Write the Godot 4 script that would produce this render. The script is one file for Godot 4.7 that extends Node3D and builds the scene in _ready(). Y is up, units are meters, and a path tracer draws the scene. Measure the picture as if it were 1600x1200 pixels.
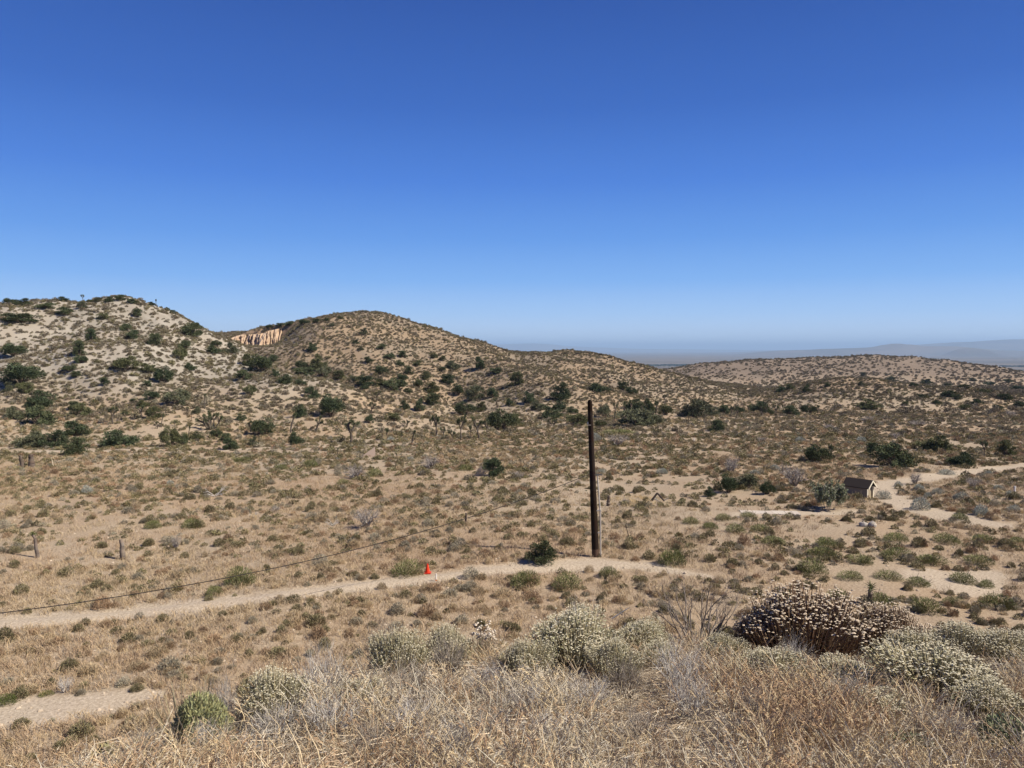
extends Node3D
# A dry high-desert valley seen from a brushy knoll. x runs to the side, d = -z runs up the valley, y is up, metres.

const JUNIPERS_PALE_HILL = [
	[-125.37,192.59,3.2,1.44],[-119.14,188.03,4.06,1.72],[-112.38,186.34,4.34,1.39],[-112.65,194.34,2.75,1.29],[-104.36,187.46,2.34,1.87],[-106.5,184.12,3.83,1.84],
	[-112.42,176.55,7.34,2.2],[-106.54,194.92,1.62,0.81],[-104.43,194.92,2.27,1.13],[-101.69,194.92,2.43,1.3],[-99.83,196.68,2.94,1.47],[-96.92,196.68,2.29,1.31],
	[-95.74,197.27,1.64,0.82],[-94.39,202.06,2.18,0.84],[-97.24,183.57,2.75,1.53],[-92.55,190.87,2.22,2.22],[-88.45,176.55,2.64,1.76],[-84.71,171.84,3.14,2.14],
	[-76.79,165.77,3.03,2.76],[-77.15,185.23,5.54,3.39],[-73.72,173.4,2.88,2.02],[-70.5,163.79,3,2.72],[-67.78,175.49,3.5,2.04],[-66.09,180.84,3.61,2.41],
	[-70.84,184.67,2.46,1.54],[-59.27,173.92,3.47,2.89],[-66.54,159.43,2.39,1.59],[-103.8,160.39,4.8,2.67],[-85.08,151.5,2.77,2.77],[-83.1,148.35,2.47,1.48],
	[-90.4,165.77,2.76,2.48],[-74.06,147.46,4.9,2.7],[-70.4,148.8,3.46,1.48],[-83.84,145.71,2.66,1.21],[-81.31,143.54,2.15,1.19],[-65.96,145.71,3.39,3.15],
	[-54.45,156.58,3.64,1.82],[-48.73,143.11,2.38,1.67],[-73.5,138.88,1.85,1.39],[-89.31,140.13,7.22,3.49],[-86.02,135.58,2.93,2.03],[-89.63,136.81,1.82,1.59],
	[-78.78,128.46,4.48,2.99],[-56.37,129.62,4.31,2.59],[-66.68,140.55,1.64,1.17],[-62.63,133.56,2.66,1.55],[-65.09,131.97,1.21,0.77],[-75.29,116.35,2.71,2.13],
	[-70.77,114.96,4.4,2.68],[-73.44,128.84,1.93,1.5],[-68.39,122.07,3.25,1.83],[-61,127.3,2.12,1.27],[-55.68,118.82,2.37,1.98],[-51.18,124.29,1.45,1.24],
	[-89.01,202.67,1.68,1.01],[-91.16,204.5,1.36,0.85],
]
const JUNIPERS_TAN_HILL = [
	[-55.01,168.78,5.33,3.65],[-74.05,237.6,3.56,2.37],[-48.48,157.53,2.1,1.57],[-44.88,151.5,3.27,2.01],[-42.36,154.25,2.56,1.28],[-61.4,227.14,6.42,2.64],
	[-57.9,230.58,4.6,4.22],[-54.86,225.11,4.49,2.99],[-63.26,230.58,3.83,2.3],[-62.31,240.47,3.2,2.4],[-49.51,220.43,4.03,2.57],[-43.88,212.64,2.83,2.12],
	[-39.87,210.1,5.24,2.79],[-39.51,206.35,2.74,1.72],[-35.49,210.1,3.84,1.75],[-31.45,207.59,5.87,3.11],[-26.63,219.11,2.91,2.55],[-31.45,219.77,3.65,1.83],
	[-30.6,227.14,3.02,2.27],[-38.03,223.09,4.45,2.6],[-49.15,255.34,2.97,2.12],[-47.47,241.19,2,1],[-49.89,246.31,2.46,1.23],[-43.44,233.36,2.91,1.75],
	[-41.6,245.57,3.27,1.63],[-37.93,239.03,3.97,1.79],[-34.57,243.37,3.24,1.82],[-34.36,236.18,3.14,1.96],[-29.49,239.75,2.79,1.79],[-25.42,250.78,2.71,1.88],
	[-22.65,250.03,2.49,1.45],[-18.52,244.84,5.29,2.85],[-21.66,239.03,2.38,1.59],[-10.06,241.91,3.22,4.02],[-4.88,234.77,4.29,1.76],[-25.59,227.83,3.03,2.27],
	[-23.03,217.8,4.35,2.9],[-19.19,230.58,4.22,3.07],[-28.17,208.84,2.43,1.39],[-60.43,258.42,2.15,1.07],[-99.5,330.49,3.85,1.65],[-95.09,329.5,4.38,1.92],
	[-72.85,270.31,4.04,1.8],[-67.14,265.49,3.09,1.32],[-64.02,266.29,2.66,1.11],[-59.87,269.5,2.69,1.12],[-104.48,331.49,3.31,1.38],[-15.46,221.09,3.31,3.31],
	[-10.66,213.28,6.03,4.25],[-5.27,210.73,3.5,2.45],[1.45,218.46,4,4],[23.72,209.47,6.27,2.44],[35.68,247.79,3.71,2.47],[33.94,219.11,3.28,2.19],[4.27,197.27,3.61,2.62],
	[6.66,190.3,4.43,2.53],[12.56,198.46,4.62,4.29],[11.86,189.73,4.1,2.21],[-0.49,197.87,2.3,1.97],
]
const JUNIPERS_FOOT = [
	[-44.11,125.03,1.66,1.04],[-62.38,109.9,3.65,2.19],[-62.71,99.84,4.32,1.99],[-65.65,105.7,1.76,1.41],[-59.45,99.54,3.31,2.15],[-50.62,88.82,2.81,1.92],
	[-52.42,102.88,5.13,2.39],[-45.56,101.96,2.37,2.71],[-44.43,103.5,1.55,1.89],[-45.46,110.9,2.4,1.29],[-43.81,113.59,1.7,1.13],[-40.99,109.57,1.64,1.28],
	[-36.81,100.14,2.16,1.5],[-34.82,103.19,1.37,1.2],[-38.1,146.14,2.92,1.94],[-30.86,130.79,4.35,3.7],[-35.45,128.46,2.35,2.35],[-23.56,166.27,2.76,1.93],
	[-22.43,186.9,2.8,2.8],[-20.32,196.68,4.58,2.94],[-11.97,191.44,5.41,3.18],[-8.08,197.87,2.96,2.3],[-2.07,138.05,5.05,3.67],[-38.22,117.4,3.51,2.54],
	[-29.39,104.44,2.08,1.91],[-20.59,132.77,2.87,1.32],[-23.82,128.07,1.6,1.38],[8.83,170.82,5.11,2.56],[14.67,185.23,3.39,1.85],[12.97,152.41,5.07,2.28],
	[0.75,150.59,3.25,2.25],[21.01,174.96,3.2,2.91],[16.67,144.83,2.41,1.44],[23.41,146.14,7.29,3.4],[27.3,150.14,5.49,2.25],[30.77,194.34,6.46,2.91],
	[33.03,186.9,3.73,3.11],[36.29,181.38,3.62,2.41],[41.97,176.02,6.73,3.8],[47.46,182.47,3.34,2.43],[53.14,192.02,3.83,2.23],[59.61,201.46,3.01,1.67],
	[66.42,206.97,4.82,3.1],[63.65,190.87,3.17,2.22],[68.34,188.03,4.38,2.19],[77.29,200.25,4,2.33],[99.53,213.28,6.03,2.48],
]
const JUNIPERS_FIELD = [
	[-1.75,69.66,1.97,1.74],[35.24,131.97,3.07,1.76],[32.5,81.66,2.85,1.76],[38.86,77.83,4.14,2.2],[43.06,91.52,2.13,1.37],[54.39,98.65,4.59,2.13],[46.74,79.96,2.66,1.6],
	[60.01,92.91,2.32,1.7],[17.13,60.5,1.61,1.41],[15.2,58.53,0.88,0.68],[19.43,62.71,2.09,1.04],[19.75,59.24,1.18,0.89],[1.45,38.23,1.46,1.08],
]
const JUNIPERS_PLAIN = [
	[93.85,259.2,3.45,1.94],[90.09,257.65,3,1.93],[94.25,245.57,2.86,2.25],[101.67,247.79,2.06,1.65],[111.12,244.1,2.43,1.62],[303.6,664.87,5.53,3.32],
	[316.84,643.28,9.63,3.74],[127.96,244.84,2.85,1.42],[340.16,631.81,9.45,3.68],[128.62,226.46,4.52,1.88],[129.14,223.09,2.97,1.48],[122.49,207.59,3.8,1.38],
	[110.94,216.5,1.8,1.44],[151.65,258.42,3.87,1.72],[152.55,249.28,4.97,1.66],[146.55,228.51,4.94,1.9],[327.82,498.49,8.29,3.31],[74.84,119.53,1.19,0.6],
	[130.38,215.85,3.59,1.44],[131.88,208.22,3.12,1.38],[142.56,215.2,3.58,1.61],[119.95,216.5,2.52,1.26],[121.07,227.14,2.64,1.13],[346.99,613.13,7.14,3.06],
	[390.53,629.92,8.38,3.14],[418.57,649.1,7.55,3.24],[392.35,654.97,6.53,2.72],
]
const JOSHUA_TREES = [
	[-110.27,198.46,0.99,1.81],[-93.9,203.89,0.85,1.69],[-60.1,115.65,1.73,2.31],[-59.06,117.05,1.17,1.36],[-69.9,128.84,0.64,1.71],[-79.18,139.29,0.58,0.93],
	[-51.69,129.23,1.72,2.36],[-52.21,123.54,0.51,1.03],[-50.39,120.61,0.6,1.2],[-46.32,118.11,3.93,2.55],[-52.88,115.65,0.77,1.92],[-53.14,114.96,1.34,0.96],
	[-51.56,117.05,0.97,0.78],[-46.85,110.9,0.74,1.84],[-56.92,118.11,2.16,1.96],[-40.7,119.53,2.38,1.59],[-34.21,118.46,1.97,2.76],[-30.62,119.53,2.19,2.19],
	[-22.76,108.59,4.15,3.07],[-27.7,133.97,0.56,1.34],[-27.82,157.53,2.62,2.1],[-25.24,137.63,2.29,2.06],[-20.27,88.82,0.44,1.03],[-18.85,111.23,0.92,1.85],
	[-37.25,150.14,0.5,1],[-34.69,203.28,0.68,1.35],[-18.38,112.91,1.31,1.69],[-16.45,113.25,1.13,0.94],[-13.65,104.12,1.56,1.9],[-13.53,122.8,0.61,1.22],
	[-13.75,130.79,0.65,1.74],[-12.05,121.34,0.61,3.23],[-10.77,120.61,2.01,1.4],[-7.67,116.35,0.97,3.29],[-9.06,148.8,0.49,1.98],[-4.86,116.35,2.9,3.09],
	[-12.15,81.66,0.48,0.95],[-9.68,86.45,0.36,0.43],[-3.63,197.87,3.62,2.3],[-17.9,129.23,1.93,1.07],[-17.14,199.65,1.33,2.32],[3.35,133.97,0.89,1.11],
	[8.11,151.96,2.53,1.26],[22.25,166.76,1.39,3.33],[23.07,159.91,1.86,3.99],[34.23,182.47,2.12,3.03],[42.67,215.2,1.43,2.5],[36.68,159.91,1.33,1.6],
	[49.33,190.87,1.59,2.86],[54.92,200.86,1.67,2.67],[49.15,171.84,1.14,2.57],[49.85,170.82,0.85,2.56],[60.84,197.27,1.31,1.97],[59.69,183.57,1.53,2.44],
	[60.76,183.57,1.22,2.44],[0.53,127.3,0.63,0.85],[79.08,198.46,1.65,1.98],[34.51,82.9,0.83,1.65],[33.93,80.69,0.27,0.8],[54.38,88.29,1.03,1.91],[52.01,91.8,0.38,0.76],
	[-8.94,113.93,1.33,1.52],[-6.49,119.53,0.79,1.79],[-4.14,123.91,1.24,2.27],[27.23,176.55,1.47,3.23],[29.55,172.88,1.72,2.87],[65.56,190.87,1.9,2.22],
	[70.73,199.65,1.33,1.99],
]
const SAGES = [
	[27.6,51.6,1.37,0.86],[30.19,49.18,1.14,0.74],[27.77,57.14,1.05,0.67],[31.21,57.32,0.67,0.48],[32.66,61.23,0.92,0.51],[32.9,59.06,0.98,0.49],[33.12,56.46,1.13,0.56],
	[38.5,60.5,0.91,0.4],[33.26,50.53,1.01,0.5],[32.1,63.47,0.74,0.47],[-33.39,59.95,1,0.75],[-29.29,65.4,0.76,0.43],[14.32,72.86,1.45,0.61],[8.47,72.86,0.85,0.48],
	[41.42,110.23,1.83,0.82],[50.31,110.56,1.84,0.83],[40.84,71.99,1.32,0.54],[36.89,56.46,0.84,0.42],[44.74,71.78,0.95,0.48],[25.98,75.76,1.26,0.57],
	[22.82,71.78,1.07,0.54],[-17.59,110.9,1.47,0.83],[12.04,110.9,1.66,1.29],[-11.15,83.39,0.97,0.49],
]
const DEAD_SHRUBS = [
	[-8.84,46.18,2.3,1.31],[-13.94,68.01,2.6,1.36],[-8.02,75.53,2.51,1.38],[-15.91,51.29,0.94,0.6],[-18.35,41.58,0.83,0.9],[23.45,63.66,3.07,1.91],[33.98,64.43,1.71,1.07],
	[37.24,61.78,1.54,0.92],[14.26,103.5,4.3,1.72],[78.82,148.8,4.45,1.24],[56.51,136.81,2.73,1.14],[58.28,116.35,2.51,0.97],[0.58,69.45,1.62,0.75],[-2.79,69.45,1.5,1.15],
	[20.91,72.86,2.54,1.7],[35.79,109.9,2.19,0.73],[72.83,157.05,3.66,1.57],[121.54,186.9,3.73,1.4],
]
const GREEN_SHRUBS = [
	[8.04,38.23,1.46,0.95],[4.56,36.11,0.9,0.54],[-5.04,36.33,1.51,0.72],[-12.36,34.52,1.21,0.86],[0.58,34.73,1.33,0.75],[2.46,34.42,1.43,0.74],[17.96,128.07,5.96,0.85],
	[17.72,35.79,1.19,0.42],[-13.01,33.2,0.83,0.44],[14.41,36.44,1.51,0.79],[17.27,41.95,1.39,0.56],[18.69,34.94,1.16,0.46],[21.71,34.83,0.75,0.41],[28.45,48.45,1.05,0.48],
	[-19.5,46.46,1.31,0.7],[-21.71,46.18,1,0.54],[14.49,42.08,1.4,0.42],[21.66,42.97,1.43,0.5],[24.25,42.46,1.55,0.49],[26.4,42.46,1.27,0.49],[15.62,32.22,1.18,0.59],
	[17.14,31.27,1.3,0.62],[20.11,39.87,1.66,0.53],[21.31,38.69,1.48,0.51],[23.68,38.57,1.28,0.45],[16.16,39.63,1.32,0.53],[11.75,32.41,0.92,0.38],[15.87,35.57,1.06,0.41],
	[14.89,45.49,1.36,0.45],[13.21,44.95,1.2,0.52],[12.02,46.18,1.07,0.46],[11.15,47.45,1.03,0.39],[13.41,48.45,1.13,0.4],[15.17,48.89,1.14,0.41],[21.05,35.47,1.18,0.53],
	[20.47,31.93,1.22,0.58],[14.14,32.9,0.93,0.44],[28.01,42.21,1.05,0.42],[-4.25,72.65,1.45,0.6],[-12.49,69.45,1.39,0.81],[-20.44,77.6,1.68,0.9],[-22.68,75.31,1.13,0.56],
	[-29.46,83.9,1.81,0.63],[-14.29,64.43,1.07,0.48],[18.75,32.22,0.91,0.37],[17.63,38.46,1.28,0.45],
]
const RIDGES = {
	"pale_hill": [[-180.17, 205.00, 23.85, 100.00], [-151.34, 203.00, 27.90, 95.00], [-135.83, 205.00, 25.60, 90.00], [-127.96, 206.00, 20.09, 84.00], [-120.57, 208.00, 23.06, 76.00], [-113.03, 210.00, 23.00, 66.00], [-104.82, 211.00, 19.49, 54.00], [-94.76, 208.00, 24.21, 46.00], [-84.15, 203.00, 22.89, 38.00], [-76.39, 198.00, 16.27, 28.00]],
	"pale_front": [[-120.17, 196.00, 26.45, 55.00], [-99.70, 160.00, 13.33, 48.00], [-80.23, 125.00, 3.56, 36.00]],
	"pale_rib": [[-101.06, 200.00, 27.62, 44.00], [-81.52, 165.00, 15.51, 40.00], [-61.58, 132.00, 5.12, 30.00]],
	"pale_spur": [[-83.31, 195.00, 20.71, 40.00], [-66.53, 178.00, 14.98, 36.00], [-49.24, 160.00, 9.60, 36.00], [-32.67, 140.00, 3.47, 28.00]],
	"tan_hill": [[-174.24, 420.00, 31.67, 70.00], [-149.64, 410.00, 33.55, 75.00], [-115.06, 375.00, 31.17, 88.00], [-86.08, 335.00, 33.31, 105.00], [-72.48, 318.00, 23.74, 110.00], [-59.66, 300.00, 32.77, 112.00], [-49.40, 298.00, 12.15, 116.00], [-39.81, 300.00, 5.62, 118.00], [-27.57, 302.00, 1.00, 118.00], [-15.19, 305.00, 1.89, 115.00], [0.00, 310.00, 16.65, 110.00], [13.08, 315.00, 19.38, 105.00], [24.08, 322.00, 1.00, 100.00], [44.55, 335.00, 1.00, 95.00], [68.85, 345.00, 7.04, 90.00], [93.17, 350.00, 3.36, 80.00]],
	"tan_spur": [[-24.08, 290.00, 20.11, 60.00], [-4.24, 255.00, 13.67, 48.00], [13.10, 225.00, 9.05, 42.00], [26.92, 190.00, 1.14, 30.00]],
	"tan_spur2": [[-60.29, 285.00, 25.85, 55.00], [-48.86, 245.00, 14.54, 42.00], [-35.84, 205.00, 5.64, 30.00]],
	"hump": [[89.17, 258.00, 1.00, 50.00], [106.84, 262.00, 1.00, 64.00], [120.14, 265.00, 8.33, 68.00], [134.79, 270.00, 7.01, 66.00], [158.95, 285.00, 1.00, 60.00], [184.84, 300.00, 1.00, 50.00]],
	"far_hill": [[119.78, 720.00, 1.00, 120.00], [170.59, 760.00, 1.00, 190.00], [269.22, 810.00, 25.14, 230.00], [388.35, 850.00, 30.22, 250.00], [437.86, 850.00, 6.69, 230.00], [480.47, 850.00, 1.00, 190.00], [526.70, 850.00, 1.00, 150.00]],
	"butte": [[6427.93, 18000.00, 106.00, 1500.00], [7473.49, 18000.00, 150.80, 1800.00], [8369.67, 18000.00, 180.66, 1600.00], [8727.71, 18000.00, 210.52, 1400.00], [8861.21, 18000.00, 255.29, 1100.00], [8980.27, 18000.00, 276.18, 1000.00], [9100.64, 18000.00, 240.37, 900.00], [9264.67, 18000.00, 255.29, 900.00], [9445.06, 18000.00, 210.52, 1200.00], [10162.41, 18000.00, 210.52, 1600.00], [11360.57, 18000.00, 120.93, 1600.00]],
	"knob": [[8818.38, 15000.00, 163.24, 500.00], [8917.69, 15000.00, 175.68, 500.00], [9092.75, 15000.00, 150.80, 500.00]],
	"far_range": [[10795.45, 26000.00, 129.23, 4500.00], [14031.43, 26000.00, 237.06, 4500.00], [15754.19, 26000.00, 387.94, 5000.00], [17262.25, 26000.00, 474.13, 5000.00], [20494.26, 26000.00, 603.36, 5000.00]],
	"faint_range": [[-6973.41, 42000.00, 394.61, 4500.00], [-697.34, 42000.00, 394.61, 4500.00], [1045.95, 42000.00, 446.84, 4500.00], [2789.68, 42000.00, 290.14, 4500.00], [6975.26, 42000.00, 150.80, 4500.00], [13951.57, 42000.00, 81.11, 4500.00]],
}
const TRACKS = {
	"main": [[-21.18, 29.16, 1.2], [-20.29, 30.05, 1.15], [-17.5, 30.51, 1.1], [-14.67, 31.62, 1.0], [-10.92, 32.39, 0.95], [-7.44, 33.98, 0.95], [-3.61, 35.76, 1.0], [-0.93, 36.96, 1.0], [1.59, 37.75, 1.2], [3.84, 38.09, 1.3], [6.09, 38.09, 1.0], [8.06, 36.85, 0.6], [9.33, 35.76, 0.3]],
	"near": [[-16.11, 20.59, 1.1], [-15.21, 22.4, 1.3], [-13.74, 22.8, 1.3], [-12.05, 23.29, 0.9], [-11.16, 23.5, 0.5]],
	"right": [[60.1, 83.59, 1.6], [49.89, 78.48, 1.6], [39.61, 70.66, 1.5], [32.83, 65.36, 1.6], [29.75, 62.11, 1.5], [27.96, 56.09, 1.7], [27.42, 51.11, 1.5], [28.36, 49.0, 1.3], [29.7, 46.57, 1.0]],
	"wash": [[-65.14, 90.64, 1.6], [-60.2, 94.81, 1.4], [-51.5, 93.4, 1.3], [-45.84, 99.77, 1.2], [-38.59, 98.29, 1.2], [-33.54, 100.37, 1.0], [-30.45, 101.28, 0.6]],
	"sand": [[19.92, 36.41, 1.6], [20.77, 35.23, 2.0], [22.82, 36.63, 1.2]],
	"slab_sand": [[14.47, 49.3, 0.8], [17.78, 50.5, 1.1], [22.92, 51.57, 0.9]],
	"grass": [[9.14, 60.64, 0.1], [13.24, 60.82, 0.1]],
}
const BUCKWHEAT = [
	[0.61, 7.2, 1.14, 0.52, 0, "broad cream-flowered buckwheat bush next to the pod plant"],
	[3.11, 8.2, 1.7, 0.81, 1, "largest brown buckwheat bush thick with pinkish cream heads"],
	[4.13, 8.3, 1.14, 0.58, 1, "lower brown buckwheat bush adjoining the largest one"],
	[3.51, 6.2, 1.19, 0.4, 0, "wide pale buckwheat bush with a dark hollow below its heads"],
	[-1.78, 5.6, 0.7, 0.43, 0, "yellowish buckwheat bush beside grey twigs above the sandy track"],
	[2.3, 6.8, 0.79, 0.32, 0, "sparse cream buckwheat bush between the dark twigs and bare sand"],
	[4.84, 7.4, 0.86, 0.35, 0, "cream buckwheat bush at the end of the brow"],
	[2.12, 7.6, 0.57, 0.33, 0, "small cream buckwheat bush under the bare dark shrub"],
	[1.44, 7.4, 0.55, 0.28, 0, "small cream buckwheat bush between two larger clumps"],
	[2.69, 8.4, 0.77, 0.59, 1, "small brown buckwheat bush leaning on the largest one"],
	[2.66, 5.6, 0.7, 0.2, 0, "low cream buckwheat bush beside the bare sandy gap"],
	[3.53, 5.6, 0.7, 0.25, 0, "cream buckwheat bush rising behind the taller leafy plant"],
	[4.49, 7.6, 0.88, 0.41, 0, "cream buckwheat bush linking the wide pale one to the end of the brow"],
	[0.89, 6.6, 0.6, 0.39, 0, "rounded cream buckwheat bush in front of the broad one"],
	[0.11, 6.8, 0.62, 0.39, 0, "thin cream buckwheat bush mixed with tall straw grass"],
	[-1.18, 5.8, 0.43, 0.25, 0, "small yellowish buckwheat bush among grey twigs"],
	[-1.12, 7.4, 0.8, 0.52, 0, "cream buckwheat bush on the brow furthest along towards the sandy track"],
	[-0.66, 7.8, 0.71, 0.48, 0, "cream buckwheat bush just short of the pod plant"],
	[1.45, 8.2, 0.82, 0.38, 0, "cream buckwheat bush between the broad one and the bare shrub"],
	[2.9, 6.6, 0.82, 0.28, 0, "cream buckwheat bush in front of the largest brown one"],
	[3.99, 7.5, 0.94, 0.4, 0, "cream buckwheat bush touching the lower brown one"],
]
const TWIGS = [[-2.27, 5.9, 0.49, 0.56], [-2.4, 5.0, 0.5, 0.26], [-1.26, 5.2, 0.61, 0.27], [-0.71, 5.2, 0.61, 0.22], [-0.59, 7.0, 0.64, 0.39], [0.71, 8.0, 0.6, 0.6], [0.85, 5.0, 0.67, 0.22], [1.41, 6.4, 0.64, 0.36], [0.25, 5.0, 0.62, 0.18], [1.44, 5.0, 0.5, 0.14], [-0.21, 6.2, 0.67, 0.22], [3.25, 6.2, 0.57, 0.22], [-1.62, 6.4, 0.59, 0.5], [2.6, 7.0, 0.47, 0.38], [-1.28, 7.6, 0.57, 0.62], [2.51, 5.6, 0.47, 0.27], [0.94, 6.2, 0.46, 0.32], [-1.7, 5.0, 0.46, 0.13], [-0.41, 4.8, 0.52, 0.18], [-0.9, 4.8, 0.48, 0.21], [-2.0, 4.9, 0.45, 0.21], [-0.17, 5.0, 0.5, 0.21], [0.59, 5.8, 0.58, 0.27], [1.33, 5.6, 0.56, 0.31], [1.91, 4.9, 0.45, 0.19], [2.89, 5.0, 0.42, 0.24], [-0.84, 6.2, 0.57, 0.31], [0.09, 5.6, 0.51, 0.24], [-1.63, 5.2, 0.52, 0.24], [1.74, 5.4, 0.49, 0.2]]
const RABBIT = [-2.2, 5.2, 0.65, 0.62]
const BARE = [2.23, 9.0, 1.57, 1.01]
const PODS = [-0.3, 8.0, 0.47, 0.51]
const GREENS = [[2.53, 4.8, 0.6, 0.2, "low grey-green leafy plant at the foot of the wide pale buckwheat"], [3.2, 4.9, 0.57, 0.37, "taller grey-green leafy plant at the end of the knoll"]]

const BASE = [[-300.0, 0.0], [50.0, 0.0], [100.0, -2.2], [250.0, -8.0], [800.0, -26.0], [1500.0, -45.0], [4000.0, -110.0], [7000.0, -140.0], [200000.0, -140.0]]
const EYE = 10.8

var rng := RandomNumberGenerator.new()
var taken := {}
var ridge_list: Array = []
var track_list := {}
var broad := FastNoiseLite.new()
var fine := FastNoiseLite.new()
var M := {}

# ---------------------------------------------------------------- height of the ground
func base_height(d: float) -> float:
	for i in range(1, BASE.size()):
		if d <= BASE[i][0]:
			var a = BASE[i - 1]
			var b = BASE[i]
			return lerpf(a[1], b[1], clampf((d - a[0]) / (b[0] - a[0]), 0.0, 1.0))
	return -140.0

func prepare_ridges() -> void:
	for k in RIDGES:
		var pts: Array = RIDGES[k]
		var segs: Array = []
		var lo := Vector2(1e9, 1e9)
		var hi := Vector2(-1e9, -1e9)
		for i in pts.size() - 1:
			var a = pts[i]
			var b = pts[i + 1]
			var v := Vector2(b[0] - a[0], b[1] - a[1])
			segs.append([Vector2(a[0], a[1]), v, 1.0 / v.length_squared(), float(a[2]), float(b[2] - a[2]), float(a[3]), float(b[3] - a[3])])
			for q in [a, b]:
				lo = lo.min(Vector2(q[0] - q[3], q[1] - q[3]))
				hi = hi.max(Vector2(q[0] + q[3], q[1] + q[3]))
		ridge_list.append([k, lo, hi, segs])

func ridge_rise(r: Array, p: Vector2) -> float:
	var lo: Vector2 = r[1]
	var hi: Vector2 = r[2]
	if p.x < lo.x or p.y < lo.y or p.x > hi.x or p.y > hi.y:
		return 0.0
	var best := 0.0
	for s in r[3]:
		var a: Vector2 = p - s[0]
		var v: Vector2 = s[1]
		var t := clampf(a.dot(v) * s[2], 0.0, 1.0)
		var w: float = s[5] + s[6] * t
		var q := 1.0 - (a - v * t).length_squared() / (w * w)
		if q > 0.0:
			best = maxf(best, (s[3] + s[4] * t) * q * q)
	return best

func rise(x: float, d: float) -> float:
	var sum := 0.0
	var p := Vector2(x, d)
	for r in ridge_list:
		var e := ridge_rise(r, p)
		if e > 0.0:
			sum += pow(e, 6.0)
	return pow(sum, 1.0 / 6.0) if sum > 0.0 else 0.0

func rough(x: float, d: float, m: float) -> float:
	if d > 2500.0:
		return 0.0
	var g := sin(x * .11 + 1.7 * sin(d * .043 + .6)) * sin(d * .071 + 1.3 * sin(x * .037))
	var g2 := sin(x * .31 + 2.1 * sin(d * .13)) * sin(d * .23 + 1.1 * sin(x * .17 + 2.))
	var k := clampf(m / 10.0, 0.0, 1.0) * clampf((2500.0 - d) / 1500.0, 0.0, 1.0)
	var f := sin(x * .9 + 1.3 * sin(d * .5)) * sin(d * .8 + 1.1 * sin(x * .7))
	return k * (1.1 * g + .45 * g2) + clampf((d - 18.0) / 10.0, 0.0, 1.0) * clampf((400.0 - d) / 200.0, 0.0, 1.0) * (.14 * g2 + .05 * f + .12 * g)

func soft(u: float, w: float) -> float:
	var q := u / w
	return u if q > 20.0 else (0.0 if q < -20.0 else w * log(1.0 + exp(q)))

func knoll(x: float, d: float) -> float:
	var d0 := 9.0 + .9 * minf(x, 0.0) + 1.3 * minf(x + 1.3, 0.0)
	var f := sin(x * 2.1 + 1.1 * sin(d * 1.7)) * sin(d * 1.9 + x * .6)
	return 9.2 - .2 * d - .5 * soft(d - d0, .8) + .05 * f

func ground_height(x: float, d: float) -> float:
	var m := rise(x, d)
	var h := base_height(d) + m + rough(x, d, m)
	if d > 24.0 and d < 48.0 and x < 9.0:   # two wheel ruts along the track
		var tr := track_near("main", x, d)
		if tr > .1:
			h -= .07 * (exp(-pow((tr - .45) / .16, 2.0))) - .03 * exp(-pow((tr - 1.0) / .2, 2.0))
	if d > 190.0 and d < 331.0:   # the gully that runs out from under the cut bank
		var off := absf(x + 108.0 - (330.0 - d) * .29) / 13.0
		if off < 3.0:
			var m2 := exp(-pow(off, 4.0)) * clampf((331.0 - d) / 4.0, 0.0, 1.0) * clampf((d - 190.0) / 40.0, 0.0, 1.0)
			h -= m2 * maxf(0.0, h - (10.9 + .002 * d))
	if d < 40.0:
		h += soft(knoll(x, d) - h, .5)
	return h

func spot(x: float, d: float, up := 0.0) -> Vector3:
	return Vector3(x, ground_height(x, d) + up, -d)

func track_near(k: String, x: float, d: float) -> float:   # 1 in the middle of a track, 0 at its edge and outside
	var best := 0.0
	var p := Vector2(x, d)
	var pts: Array = track_list[k][0]
	if not track_list[k][1].has_point(p):
		return 0.0
	for i in pts.size() - 1:
		var a := Vector2(pts[i][0], pts[i][1])
		var v := Vector2(pts[i + 1][0], pts[i + 1][1]) - a
		var t := clampf((p - a).dot(v) / v.length_squared(), 0.0, 1.0)
		var w: float = lerpf(pts[i][2], pts[i + 1][2], t)
		best = maxf(best, 1.0 - (p - a - v * t).length() / w)
	return best

func on_track(x: float, d: float) -> float:
	var best := 0.0
	for k in ["main", "near", "right", "wash", "sand", "slab_sand"]:
		best = maxf(best, track_near(k, x, d))
	return best

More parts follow.
